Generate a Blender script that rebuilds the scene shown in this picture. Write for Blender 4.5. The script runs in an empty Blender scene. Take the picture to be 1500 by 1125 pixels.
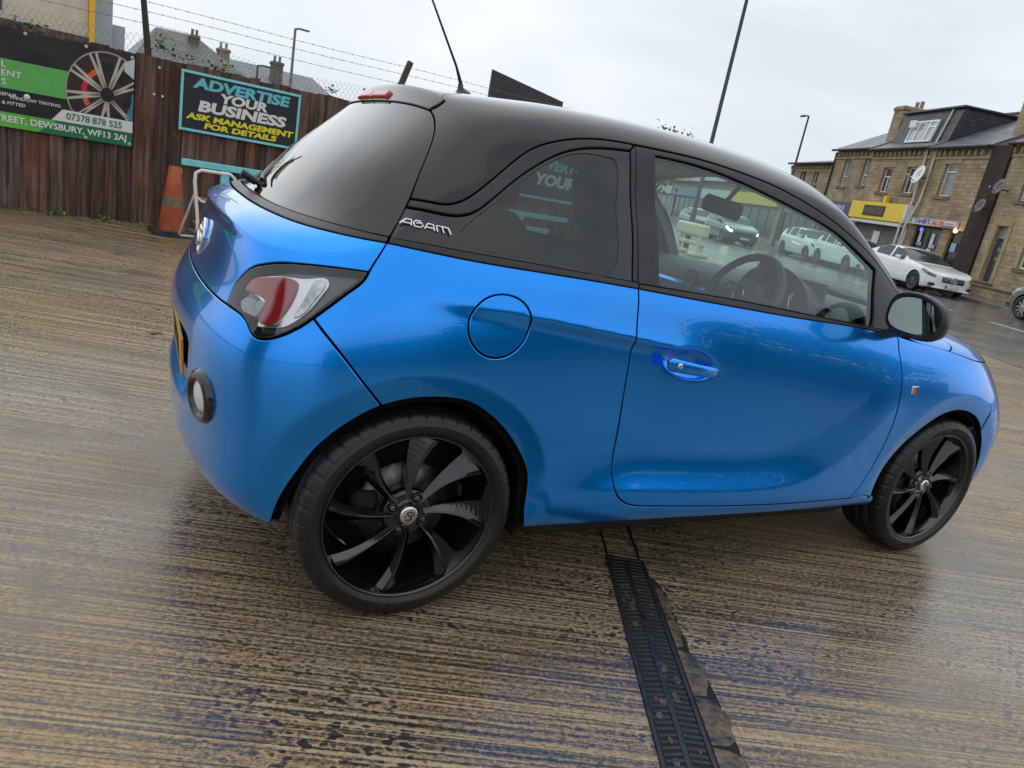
import bpy, math, random
import numpy as np
from mathutils import Vector, Matrix
from mathutils.geometry import delaunay_2d_cdt
random.seed(7); RNG = np.random.default_rng(7)
SC = bpy.context.scene
COL = SC.collection
R = math.radians
# ------------------------------------------------------------------ camera
cam_d = bpy.data.cameras.new('camera'); cam = bpy.data.objects.new('camera', cam_d); COL.objects.link(cam)
_yaw, _pit, _rol = R(60.5823), R(-15.8941), R(10.8623)
_f = Vector((math.cos(_pit)*math.cos(_yaw), math.cos(_pit)*math.sin(_yaw), math.sin(_pit)))
_r = _f.cross(Vector((0, 0, 1))).normalized(); _u = _r.cross(_f)
_r2 = _r*math.cos(_rol) + _u*math.sin(_rol); _u2 = _u*math.cos(_rol) - _r*math.sin(_rol)
_m = Matrix((_r2, _u2, -_f)).transposed().to_4x4(); _m.translation = Vector((-0.68575, -2.45436, 1.22817))
cam.matrix_world = _m
cam_d.sensor_width = 36.0; cam_d.lens = 36.0*1048.52/1500.0; cam_d.clip_start = 0.05; cam_d.clip_end = 3000
SC.camera = cam
# ------------------------------------------------------------------ sky, sun, exposure
SUN_EL, SUN_AZ = 62.0, 80.0            # overcast noon light; azimuth of the sun in the x/y plane
world = bpy.data.worlds.new('World'); SC.world = world; world.use_nodes = True
nt = world.node_tree; nt.nodes.clear()
def N(t, typ, **kw):
    n = t.nodes.new(typ)
    for k, v in kw.items():
        if k.startswith('i_'):
            key = k[2:]
            n.inputs[int(key) if key.isdigit() else key.replace('_', ' ')].default_value = v
        else: setattr(n, k, v)
    return n
sky = N(nt, 'ShaderNodeTexSky', sky_type='NISHITA', sun_disc=False, sun_elevation=R(SUN_EL), sun_rotation=R(90-SUN_AZ), air_density=1.0, dust_density=4.0, ozone_density=1.0)
hs = N(nt, 'ShaderNodeHueSaturation', i_Saturation=0.12, i_Value=0.55)
tc = N(nt, 'ShaderNodeTexCoord')
sp = N(nt, 'ShaderNodeSeparateXYZ')
mp = N(nt, 'ShaderNodeMapping'); mp.inputs['Scale'].default_value = (1.0, 1.0, 2.6)
n1 = N(nt, 'ShaderNodeTexNoise', i_Scale=1.9, i_Detail=5.0, i_Roughness=0.5, i_Distortion=0.4)
cr = N(nt, 'ShaderNodeValToRGB')
cr.color_ramp.elements[0].position = 0.36; cr.color_ramp.elements[0].color = (6.1, 6.65, 7.3, 1)
cr.color_ramp.elements[1].position = 0.66; cr.color_ramp.elements[1].color = (8.0, 8.35, 8.7, 1)
mx = N(nt, 'ShaderNodeMix', data_type='RGBA'); mx.inputs[0].default_value = 0.88
bg = N(nt, 'ShaderNodeBackground'); bg.inputs['Strength'].default_value = 0.1
out = N(nt, 'ShaderNodeOutputWorld')
L = nt.links.new
L(sky.outputs[0], hs.inputs['Color']); L(tc.outputs['Generated'], mp.inputs[0]); L(mp.outputs[0], n1.inputs['Vector']); L(n1.outputs['Fac'], cr.inputs[0])
L(hs.outputs[0], mx.inputs[6]); L(cr.outputs[0], mx.inputs[7]); L(mx.outputs[2], bg.inputs['Color']); L(bg.outputs[0], out.inputs[0])
sd = bpy.data.lights.new('sun', 'SUN'); sd.energy = 0.6; sd.angle = R(110); sd.color = (1.0, 0.97, 0.93)
sun = bpy.data.objects.new('sun', sd); COL.objects.link(sun)
_sd = Vector((math.cos(R(SUN_EL))*math.cos(R(SUN_AZ)), math.cos(R(SUN_EL))*math.sin(R(SUN_AZ)), math.sin(R(SUN_EL))))
sun.rotation_euler = _sd.to_track_quat('Z', 'Y').to_euler(); sun.location = (0, 0, 30)
SC.view_settings.view_transform = 'Standard'; SC.view_settings.look = 'None'; SC.view_settings.exposure = 0.40; SC.view_settings.gamma = 1.0
SC.view_settings.use_curve_mapping = False
SC.render.engine = 'CYCLES'
SC.cycles.use_denoising = True; SC.cycles.max_bounces = 7; SC.cycles.transparent_max_bounces = 16; SC.cycles.glossy_bounces = 5; SC.cycles.diffuse_bounces = 3
SC.cycles.caustics_reflective = False; SC.cycles.caustics_refractive = False
# ------------------------------------------------------------------ mesh helpers
class MB:
    def __init__(s): s.v = []; s.f = []; s.m = []; s.sm = []
    def add(s, vs, fs, m=0, smooth=False, mat=None):
        o = len(s.v)
        if mat is not None: vs = [mat @ Vector(v) for v in vs]
        s.v += [tuple(v) for v in vs]
        for f in fs: s.f.append([o+i for i in f]); s.m.append(m); s.sm.append(smooth)
        return s
    def box(s, x0, x1, y0, y1, z0, z1, m=0, mat=None):
        vs = [(x0,y0,z0),(x1,y0,z0),(x1,y1,z0),(x0,y1,z0),(x0,y0,z1),(x1,y0,z1),(x1,y1,z1),(x0,y1,z1)]
        return s.add(vs, [(0,3,2,1),(4,5,6,7),(0,1,5,4),(1,2,6,5),(2,3,7,6),(3,0,4,7)], m, False, mat)
    def bbox(s, x0, x1, y0, y1, z0, z1, b=.01, m=0, mat=None):   # chamfered box
        vs = []; idx = {}
        for ix, X in enumerate((x0, x1)):
            for iy, Y in enumerate((y0, y1)):
                for iz, Z in enumerate((z0, z1)):
                    sx, sy, sz = (1 if ix == 0 else -1), (1 if iy == 0 else -1), (1 if iz == 0 else -1)
                    for a in range(3):
                        p = [X+sx*b, Y+sy*b, Z+sz*b]; p[a] = (X, Y, Z)[a]
                        idx[(ix,iy,iz,a)] = len(vs); vs.append(p)
        fs = []
        def q(*k): fs.append([idx[i] for i in k])
        q((0,0,0,0),(0,0,1,0),(0,1,1,0),(0,1,0,0)); q((1,0,0,0),(1,1,0,0),(1,1,1,0),(1,0,1,0))
        q((0,0,0,1),(1,0,0,1),(1,0,1,1),(0,0,1,1)); q((0,1,0,1),(0,1,1,1),(1,1,1,1),(1,1,0,1))
        q((0,0,0,2),(0,1,0,2),(1,1,0,2),(1,0,0,2)); q((0,0,1,2),(1,0,1,2),(1,1,1,2),(0,1,1,2))
        for i in (0,1):
            for j in (0,1):
                q((i,j,0,0),(i,j,1,0),(i,j,1,1),(i,j,0,1)); q((i,0,j,0),(i,1,j,0),(i,1,j,2),(i,0,j,2)); q((0,i,j,1),(1,i,j,1),(1,i,j,2),(0,i,j,2))
        for i in (0,1):
            for j in (0,1):
                for k in (0,1): q((i,j,k,0),(i,j,k,1),(i,j,k,2))
        return s.add(vs, fs, m, False, mat)
    def tube(s, pts, r, n=8, m=0, cap=True, smooth=True, mat=None):
        pts = [Vector(p) for p in pts]; rr = r if hasattr(r, '__len__') else [r]*len(pts)
        vs = []; fs = []; up = None
        for i, p in enumerate(pts):
            t = (pts[min(i+1, len(pts)-1)] - pts[max(i-1, 0)]).normalized()
            if up is None:
                up = Vector((0,0,1)) if abs(t.z) < .9 else Vector((1,0,0))
            a = t.cross(up)
            if a.length < 1e-6: a = t.orthogonal()
            a.normalize(); b = a.cross(t).normalized(); up = b
            for k in range(n):
                c = 2*math.pi*k/n; vs.append(p + (a*math.cos(c)+b*math.sin(c))*rr[i])
        for i in range(len(pts)-1):
            for k in range(n): fs.append((i*n+k, i*n+(k+1)%n, (i+1)*n+(k+1)%n, (i+1)*n+k))
        s.add(vs, fs, m, smooth, mat)
        if cap:
            s.add([vs[k] for k in range(n)], [tuple(range(n))], m, False, mat); s.add([vs[-n+k] for k in range(n)], [tuple(reversed(range(n)))], m, False, mat)
        return s
    def lathe(s, prof, n=32, m=0, mat=None, smooth=True, rfun=None, arc=2*math.pi):   # prof (r, z) about local z
        full = arc > 6.28; vs = []; fs = []; nn = n if full else n+1
        for k in range(nn):
            c = arc*k/n
            for j, (r, z) in enumerate(prof):
                q = r if rfun is None else rfun(j, k, r)
                vs.append((q*math.cos(c), q*math.sin(c), z))
        p = len(prof)
        for k in range(n):
            k2 = (k+1) % nn
            for j in range(p-1): fs.append((k*p+j, k2*p+j, k2*p+j+1, k*p+j+1))
        return s.add(vs, fs, m, smooth, mat)
    def prism(s, poly, z0, z1, m=0, mat=None, smooth=False):      # polygon in x,y extruded in z
        n = len(poly); vs = [(x,y,z0) for x,y in poly] + [(x,y,z1) for x,y in poly]
        area = sum(poly[i][0]*poly[(i+1)%n][1]-poly[(i+1)%n][0]*poly[i][1] for i in range(n))
        fs = [tuple(reversed(range(n))), tuple(range(n, 2*n))] + [(i,(i+1)%n,n+(i+1)%n,n+i) for i in range(n)]
        if area < 0: fs = [tuple(reversed(f)) for f in fs]
        return s.add(vs, fs, m, smooth, mat)
    def build(s, name, mats, parent=None):
        me = bpy.data.meshes.new(name); me.from_pydata([tuple(v) for v in s.v], [], s.f)
        if not isinstance(mats, (list, tuple)): mats = [mats]
        for m in mats: me.materials.append(m)
        me.polygons.foreach_set('material_index', s.m); me.polygons.foreach_set('use_smooth', s.sm)
        me.validate(); me.update()
        o = bpy.data.objects.new(name, me); COL.objects.link(o)
        if parent is not None: o.parent = parent
        return o
def tag(o, label=None, cat=None, group=None, kind=None):
    if label: o['label'] = label
    if cat: o['category'] = cat
    if group: o['group'] = group
    if kind: o['kind'] = kind
    return o
def empty(name, loc=(0,0,0), rz=0.0):
    o = bpy.data.objects.new(name, None); COL.objects.link(o); o.location = loc; o.rotation_euler = (0,0,rz); o.empty_display_size = .2
    return o
def copy_tree(o, parent=None):
    c = o.copy(); COL.objects.link(c); c.parent = parent
    for ch in list(o.children): copy_tree(ch, c)
    return c
def text_mesh(txt, size=1.0, bold=.02, extrude=.002, shear=0.0, align='CENTER', sx=1.0, space=1.0):
    cu = bpy.data.curves.new('t', 'FONT'); cu.body = txt; cu.size = size; cu.offset = bold*size; cu.extrude = extrude; cu.align_x = align; cu.align_y = 'CENTER'
    cu.shear = shear; cu.resolution_u = 3; cu.space_character = space
    to = bpy.data.objects.new('t', cu); COL.objects.link(to)
    dg = bpy.context.evaluated_depsgraph_get(); me = bpy.data.meshes.new_from_object(to.evaluated_get(dg))
    bpy.data.objects.remove(to); bpy.data.curves.remove(cu)
    if sx != 1.0:
        for v in me.vertices: v.co.x *= sx
    return me
def put_text(txt, name, parent, mat, M4, **kw):
    me = text_mesh(txt, **kw); me.transform(M4); me.materials.clear(); me.materials.append(mat)
    o = bpy.data.objects.new(name, me); COL.objects.link(o); o.parent = parent
    return o
# ------------------------------------------------------------------ materials
def mat(name, col=(.5,.5,.5), rough=.5, metal=0.0, spec=.5, coat=0.0, coat_r=.03, emit=None, es=1.0, ior=None, trans=0.0, alpha=1.0):
    m = bpy.data.materials.new(name); m.use_nodes = True; b = m.node_tree.nodes['Principled BSDF']
    b.inputs['Base Color'].default_value = (*col, 1); b.inputs['Roughness'].default_value = rough; b.inputs['Metallic'].default_value = metal
    b.inputs['Specular IOR Level'].default_value = spec; b.inputs['Coat Weight'].default_value = coat; b.inputs['Coat Roughness'].default_value = coat_r
    if ior: b.inputs['IOR'].default_value = ior
    b.inputs['Transmission Weight'].default_value = trans; b.inputs['Alpha'].default_value = alpha
    if emit: b.inputs['Emission Color'].default_value = (*emit, 1); b.inputs['Emission Strength'].default_value = es
    return m
def nodes(m): t = m.node_tree; return t, t.nodes['Principled BSDF'], t.links.new
def noisy(name, c0, c1, scale=8.0, rough=(.5,.7), bump=.0, detail=6.0, stretch=(1,1,1), coord='Object', dist=.0, metal=0.0, spec=.5, lo=.35, hi=.65, coat=0.0, bscale=None):
    m = mat(name, c0, rough[0], metal, spec, coat); t, b, L = nodes(m)
    tc = N(t, 'ShaderNodeTexCoord'); mp = N(t, 'ShaderNodeMapping'); mp.inputs['Scale'].default_value = stretch
    n = N(t, 'ShaderNodeTexNoise', i_Scale=scale, i_Detail=detail, i_Roughness=.6); cr = N(t, 'ShaderNodeValToRGB')
    n.inputs['Distortion'].default_value = dist
    cr.color_ramp.elements[0].position = lo; cr.color_ramp.elements[0].color = (*c0, 1); cr.color_ramp.elements[1].position = hi; cr.color_ramp.elements[1].color = (*c1, 1)
    mr = N(t, 'ShaderNodeMapRange'); mr.inputs[3].default_value = rough[0]; mr.inputs[4].default_value = rough[1]
    L(tc.outputs[coord], mp.inputs[0]); L(mp.outputs[0], n.inputs['Vector']); L(n.outputs['Fac'], cr.inputs[0]); L(cr.outputs[0], b.inputs['Base Color'])
    L(n.outputs['Fac'], mr.inputs[0]); L(mr.outputs[0], b.inputs['Roughness'])
    if bump:
        src = n
        if bscale:
            src = N(t, 'ShaderNodeTexNoise', i_Scale=bscale, i_Detail=4.0); L(mp.outputs[0], src.inputs['Vector'])
        bp = N(t, 'ShaderNodeBump', i_Strength=1.0, i_Distance=bump); L(src.outputs['Fac'], bp.inputs['Height']); L(bp.outputs[0], b.inputs['Normal'])
    return m
def glass(name, tint=(.8,.9,.88), refl=1.0, base=.06):
    m = bpy.data.materials.new(name); m.use_nodes = True; t = m.node_tree; t.nodes.clear(); L = t.links.new
    tr = N(t, 'ShaderNodeBsdfTransparent'); tr.inputs[0].default_value = (*tint, 1)
    gl = N(t, 'ShaderNodeBsdfGlossy', i_Roughness=.01); gl.inputs[0].default_value = (refl, refl, refl, 1)
    lw = N(t, 'ShaderNodeLayerWeight', i_Blend=.5); pw = N(t, 'ShaderNodeMath', operation='POWER', i_1=4.2); fr = N(t, 'ShaderNodeMath', operation='MULTIPLY_ADD', i_1=.92, i_2=base)
    L(lw.outputs['Facing'], pw.inputs[0]); L(pw.outputs[0], fr.inputs[0])
    mx = N(t, 'ShaderNodeMixShader'); o = N(t, 'ShaderNodeOutputMaterial')
    L(fr.outputs[0], mx.inputs[0]); L(tr.outputs[0], mx.inputs[1]); L(gl.outputs[0], mx.inputs[2]); L(mx.outputs[0], o.inputs[0])
    return m
# ---- car body surface: control net, columns run round the right half from tail centre to nose centre, rows from sill to roof spine
def _net():
    X=[];Y=[];Z=[]
    def row(x,y,z):
        X.append(x);Y.append(y);Z.append(z if hasattr(z,'__len__') else [z]*19)
    row([-.450,-.445,-.420,-.365,-.300,-.160,.000,.200,.400,.620,.950,1.300,1.650,1.950,2.311,2.600,2.820,2.960,3.010],
        [0,.280,.490,.650,.735,.785,.800,.800,.795,.795,.797,.798,.797,.795,.795,.770,.660,.420,0],
        [.215,.215,.215,.22,.225,.225,.222,.22,.218,.216,.214,.212,.21,.21,.20,.19,.19,.185,.185])
    row([-.525,-.516,-.480,-.408,-.312,-.170,.000,.200,.400,.620,.950,1.300,1.650,1.950,2.311,2.620,2.850,3.010,3.060],
        [0,.295,.515,.680,.770,.820,.836,.838,.832,.830,.832,.834,.833,.832,.832,.805,.690,.440,0],
        [.275]*6+[.275,.272,.27,.268,.266,.264,.262,.26,.26,.26,.26,.26,.26])
    row([-.568,-.552,-.508,-.436,-.332,-.172,.000,.200,.400,.620,.950,1.300,1.650,1.950,2.311,2.632,2.875,3.045,3.090],
        [0,.302,.528,.697,.787,.838,.853,.850,.843,.840,.842,.845,.846,.846,.850,.827,.715,.455,0],.41)
    row([-.578,-.562,-.520,-.442,-.336,-.173,.000,.200,.400,.620,.950,1.300,1.650,1.950,2.311,2.632,2.870,3.035,3.080],
        [0,.304,.532,.702,.793,.846,.862,.857,.848,.845,.846,.849,.852,.853,.859,.832,.718,.452,0],
        [.56]*14+[.56,.55,.54,.53,.53])
    row([-.564,-.549,-.512,-.438,-.332,-.172,.002,.202,.402,.620,.950,1.300,1.650,1.950,2.311,2.625,2.840,2.995,3.040],
        [0,.300,.526,.694,.785,.840,.858,.855,.848,.845,.845,.847,.849,.850,.854,.812,.688,.430,0],
        [.715]*6+[.715,.715,.715,.71,.71,.705,.70,.70,.70,.67,.65,.64,.64])
    row([-.500,-.492,-.467,-.406,-.310,-.158,.008,.206,.404,.622,.950,1.300,1.650,1.950,2.311,2.590,2.790,2.925,2.965],
        [0,.297,.508,.665,.757,.816,.838,.839,.836,.834,.833,.832,.831,.830,.828,.762,.622,.380,0],
        [.840,.840,.840,.845,.850,.855,.855,.855,.852,.848,.842,.832,.82,.812,.812,.792,.768,.752,.748])
    row([-.462,-.455,-.430,-.365,-.262,-.122,.030,.215,.408,.622,.950,1.300,1.650,1.960,2.280,2.490,2.620,2.710,2.740],
        [0,.290,.492,.640,.730,.788,.812,.819,.821,.820,.818,.816,.812,.802,.775,.670,.495,.265,0],
        [.985,.983,.978,.968,.962,.958,.955,.952,.948,.938,.922,.904,.890,.884,.892,.905,.914,.920,.923])
    row([-.352,-.340,-.305,-.242,-.168,-.078,.050,.222,.412,.610,.945,1.300,1.660,1.990,2.090,2.150,2.195,2.230,2.245],
        [0,.290,.495,.645,.725,.768,.788,.796,.800,.800,.799,.797,.788,.765,.670,.520,.350,.180,0],
        [1.050,1.048,1.043,1.037,1.032,1.028,1.020,1.012,1.003,.994,.977,.958,.942,.932,.955,.974,.988,.998,1.002])
    row([-.240,-.230,-.200,-.148,-.090,-.015,.095,.250,.425,.608,.920,1.250,1.570,1.868,1.965,2.020,2.060,2.088,2.100],
        [0,.275,.468,.600,.672,.715,.735,.744,.747,.748,.746,.742,.737,.716,.612,.472,.316,.160,0],
        [1.160,1.158,1.154,1.150,1.148,1.146,1.140,1.135,1.128,1.122,1.110,1.094,1.080,1.070,1.090,1.110,1.122,1.130,1.133])
    row([-.125,-.116,-.092,-.052,-.002,.062,.158,.290,.445,.607,.885,1.190,1.450,1.712,1.800,1.850,1.884,1.910,1.920],
        [0,.258,.432,.545,.607,.648,.668,.677,.681,.682,.681,.678,.673,.660,.545,.420,.282,.142,0],
        [1.275,1.273,1.270,1.266,1.264,1.263,1.262,1.262,1.262,1.262,1.258,1.246,1.230,1.212,1.236,1.260,1.274,1.282,1.285])
    row([-.012,-.006,.014,.046,.086,.145,.228,.335,.468,.612,.840,1.100,1.330,1.535,1.605,1.650,1.680,1.700,1.708],
        [0,.240,.385,.477,.535,.577,.600,.611,.617,.620,.620,.618,.613,.602,.490,.375,.252,.126,0],
        [1.385,1.382,1.377,1.371,1.368,1.369,1.375,1.381,1.386,1.390,1.390,1.382,1.366,1.338,1.362,1.386,1.400,1.408,1.411])
    row([.012,.018,.038,.070,.110,.168,.248,.350,.478,.614,.830,1.070,1.280,1.450,1.510,1.550,1.575,1.592,1.600],
        [0,.215,.345,.428,.480,.515,.534,.545,.551,.554,.553,.549,.541,.525,.420,.318,.212,.106,0],
        [1.420,1.417,1.411,1.405,1.404,1.408,1.415,1.424,1.431,1.436,1.437,1.430,1.416,1.396,1.412,1.430,1.440,1.446,1.449])
    row([.062,.068,.088,.118,.155,.208,.278,.368,.485,.612,.805,1.005,1.180,1.320,1.380,1.415,1.440,1.458,1.465],
        [0,.120,.195,.245,.275,.297,.308,.315,.319,.320,.318,.314,.307,.294,.238,.180,.120,.060,0],
        [1.440,1.439,1.437,1.436,1.437,1.440,1.446,1.454,1.461,1.467,1.470,1.467,1.459,1.448,1.450,1.455,1.458,1.461,1.462])
    row([.130,.138,.155,.180,.212,.255,.312,.388,.490,.605,.770,.930,1.065,1.170,1.230,1.270,1.300,1.322,1.330],
        [0]*19,
        [1.453,1.453,1.454,1.456,1.458,1.461,1.465,1.471,1.476,1.480,1.483,1.482,1.480,1.477,1.475,1.473,1.471,1.470,1.470])
    return np.stack([np.array(X),-np.array(Y),np.array(Z)],-1)   # rows,cols,3 (right side: y<0)
def _spl(t,P,q):
    # natural cubic spline through P (n,...) at knots t, sampled at q
    n=len(t);h=np.diff(t);A=np.zeros((n,n));B=np.zeros((n,)+P.shape[1:])
    A[0,0]=A[-1,-1]=1
    for i in range(1,n-1):
        A[i,i-1]=h[i-1];A[i,i]=2*(h[i-1]+h[i]);A[i,i+1]=h[i]
        B[i]=6*((P[i+1]-P[i])/h[i]-(P[i]-P[i-1])/h[i-1])
    M=np.linalg.solve(A,B.reshape(n,-1)).reshape(B.shape)
    k=np.clip(np.searchsorted(t,q)-1,0,n-2)
    sh=(-1,)+(1,)*(P.ndim-1)
    a=((t[k+1]-q)/h[k]).reshape(sh);b=((q-t[k])/h[k]).reshape(sh);hh=(h[k]**2/6).reshape(sh)
    return a*P[k]+b*P[k+1]+((a**3-a)*M[k]+(b**3-b)*M[k+1])*hh
def _mirror(P,axis):
    # extend by reflection so the spline is smooth across the centre line y=0
    return P
def sstep(a,b,x):
    t=np.clip((x-a)/(b-a),0,1);return t*t*(3-2*t)
def _gauss(G,s,ax,wrapy):
    n=int(3*s)+1;k=np.exp(-.5*(np.arange(-n,n+1)/s)**2);k/=k.sum()
    G=np.moveaxis(G,ax,0)
    lo=G[1:n+1][::-1].copy();hi=G[-n-1:-1][::-1].copy()
    if wrapy:   # reflect across y=0 plane: mirrored y
        lo[...,1]*=-1;hi[...,1]*=-1
    else:
        lo=2*G[:1]-lo;hi=2*G[-1:]-hi
    E=np.concatenate([lo,G,hi]);out=sum(k[i]*E[i:i+len(G)] for i in range(2*n+1))
    return np.moveaxis(out,0,ax)
def _blur(G,s,ax):
    n=int(3*s)+1;k=np.exp(-.5*(np.arange(-n,n+1)/s)**2);k/=k.sum();G=np.moveaxis(G,ax,0)
    E=np.concatenate([G[:1].repeat(n,0),G,G[-1:].repeat(n,0)]);return np.moveaxis(sum(k[i]*E[i:i+len(G)] for i in range(2*n+1)),0,ax)
NU,NV=1400,760
def feature(P):
    # styling of the flank: shoulder crease, door scallop, arch flares, handle bowl
    x=P[...,0];z=P[...,2];y=P[...,1]
    side=sstep(-.62,-.72,y)
    d=np.zeros_like(x)
    zc=np.interp(x,[-.25,-.1,.1,.3,.6,.75,.95,1.1],[.925,.918,.905,.888,.853,.835,.792,.76])
    A=.018*sstep(-.15,.45,x)*(1-sstep(.72,1.02,x))
    t=z-zc
    d+=A*np.where(t>0,np.exp(-np.maximum(t,0)/.06),1-sstep(.0,-.040,t))
    # lower scallop
    zb=np.interp(x,[.30,.64,1.0,1.2,1.33,1.43,1.53,1.63,1.72,1.83,1.95],[.375,.370,.352,.347,.352,.365,.390,.435,.500,.620,.76])
    A2=.036*sstep(.25,.75,x)*(1-sstep(1.35,2.0,x))
    wd=np.interp(x,[.3,.7,1.3,1.7,2],[.15,.125,.135,.20,.28])
    t=np.clip((zb+wd-z)/wd,0,1)
    d+=A2*(t**1.4)-A2*.6
    # arch flares
    for xc in (0.,2.311):
        rr=np.hypot(x-xc,(z-.3044))
        d-=.020*(1-np.clip((rr-.345)/(.418-.345),0,1))*sstep(.24,.34,z)*np.where(xc>1,.8,1.)
    # handle bowl
    e=((x-.845)/.125)**2+((z-.781+.10*(x-.84))/.050)**2
    d-=.020*(1-sstep(.15,1.0,e))*sstep(.66,.80,x)
    return d*side
def build_surface():
    N=_net()
    # knot spacing from mean arc length
    vk=np.concatenate([[0],np.cumsum(np.linalg.norm(np.diff(N[:,2:17],axis=0),axis=-1).mean(1))])
    uk=np.concatenate([[0],np.cumsum(np.linalg.norm(np.diff(N[1:8],axis=1),axis=-1).mean(0))])
    us=np.linspace(0,uk[-1],NU);vs=np.linspace(0,vk[-1],NV)
    # mirror-extend in u for smoothness at centre lines
    M=N*np.array([1,-1,1])
    Ne=np.concatenate([M[:,1:5][:,::-1],N,M[:,-5:-1][:,::-1]],1)
    ue=np.concatenate([-uk[1:5][::-1],uk,2*uk[-1]-uk[-5:-1][::-1]])
    G=_spl(ue,np.moveaxis(Ne,1,0),us)       # NU,rows,3
    G=np.moveaxis(G,0,1)                    # rows,NU,3
    Mv=G*np.array([1,-1,1])
    Ge=np.concatenate([G,Mv[-4:-1][::-1]],0);ve=np.concatenate([vk,2*vk[-1]-vk[-4:-1][::-1]])
    G=_spl(ve,Ge,vs)                        # NV,NU,3
    du=us[1];dv=vs[1]
    G=_gauss(G,.022/du,1,True);G=_gauss(G,.012/dv,0,False)
    G[-1,:,1]=0
    D=feature(G)[...,None];D=_blur(_blur(D,.004/du,1),.004/dv,0)[...,0];G[...,1]-=D;y_=np.abs(G[...,1]);z_=G[...,2];G[...,0]+=np.where(G[...,0]<0,1,0)*.032*(1-sstep(.28,.45,y_))*sstep(.445,.495,z_)*(1-sstep(.63,.675,z_))
    yy=np.abs(G[...,1]);zz=G[...,2];zl=np.interp(yy,[0,.36,.51,.60],[.990,.989,.973,.955]);tt=zz-zl
    pr=np.where(tt>0,np.exp(-np.maximum(tt,0)/.035),1-sstep(0,-.030,tt))*(1-sstep(.36,.60,yy))*np.where((G[...,0]<-.25)&(zz>.8),1,0)
    pr=_blur(_blur(pr[...,None],.004/du,1),.003/dv,0)[...,0];G[...,0]-=.016*pr
    Pu=np.gradient(G,du,axis=1);Pv=np.gradient(G,dv,axis=0)
    n=np.cross(Pu,Pv);n/=np.linalg.norm(n,axis=-1,keepdims=True)+1e-12
    return dict(us=us,vs=vs,uk=uk,vk=vk,G=G,N=n)
def sample(S,u,v,what='G'):
    u=np.clip(np.asarray(u,float)/S['us'][1],0,NU-1.001);v=np.clip(np.asarray(v,float)/S['vs'][1],0,NV-1.001)
    i=u.astype(int);j=v.astype(int);a=(u-i)[...,None];b=(v-j)[...,None];A=S[what]
    return (A[j,i]*(1-a)+A[j,i+1]*a)*(1-b)+(A[j+1,i]*(1-a)+A[j+1,i+1]*a)*b
# ================================================================== the blue car
S = build_surface()
def uvp(u, v, h=0.0):
    P = sample(S, u, v); n = sample(S, u, v, 'N'); n = n/np.linalg.norm(n, axis=-1, keepdims=True)
    return P + n*np.asarray(h)[..., None] if np.ndim(h) else P + n*h, n
def curve(pts, step=.010):                       # smooth curve through traced points
    p = np.array(pts, float)
    if len(p) == 2: n = max(2, int(np.linalg.norm(p[1]-p[0])/step)); return p[0]+(p[1]-p[0])*np.linspace(0, 1, n+1)[:, None]
    t = np.concatenate([[0], np.cumsum(np.maximum(np.linalg.norm(np.diff(p, axis=0), axis=1), 1e-4))])
    q = np.linspace(0, t[-1], max(3, int(t[-1]/step)))
    return _spl(t, p, q)
def chain(*segs):                                # join curve pieces into one closed outline
    out = []
    for s_ in segs:
        c = curve(s_)
        for p in c:
            if not out or np.hypot(*(p-out[-1])) > .004: out.append(p)
    if np.hypot(*(out[0]-out[-1])) < .004: out.pop()
    return np.array(out)
def inside(pts, poly):
    x, y = pts[:, 0], pts[:, 1]; r = np.zeros(len(pts), bool); n = len(poly)
    for i in range(n):
        (x0, y0), (x1, y1) = poly[i], poly[(i+1) % n]
        if y0 == y1: continue
        c = ((y0 > y) != (y1 > y)) & (x < (x1-x0)*(y-y0)/(y1-y0)+x0); r ^= c
    return r
def area2(p): q = np.roll(p, -1, 0); return (p[:, 0]*q[:, 1]-q[:, 0]*p[:, 1]).sum()
def offset(poly, d, lock):                       # move the outline inwards by d; locked points (centre line) slide only along it
    n = len(poly); a = np.roll(poly, 1, 0); b = np.roll(poly, -1, 0)
    e1 = poly-a; e2 = b-poly
    n1 = np.stack([-e1[:, 1], e1[:, 0]], 1); n2 = np.stack([-e2[:, 1], e2[:, 0]], 1)
    n1 /= np.linalg.norm(n1, axis=1, keepdims=True)+1e-9; n2 /= np.linalg.norm(n2, axis=1, keepdims=True)+1e-9
    la = np.roll(lock, 1) & lock; lb = lock & np.roll(lock, -1)      # edges lying on the centre line
    n1 = np.where(la[:, None], 0, n1); n2 = np.where(lb[:, None], 0, n2)
    m = n1+n2; l = (m*m).sum(1, keepdims=True); k = np.where(la | lb, 1.0, 2.0)[:, None]
    off = m*k/np.maximum(l, .35)
    return poly+off*d, off
UMAX = S['us'][-1]; VMAX = S['vs'][-1]
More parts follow.
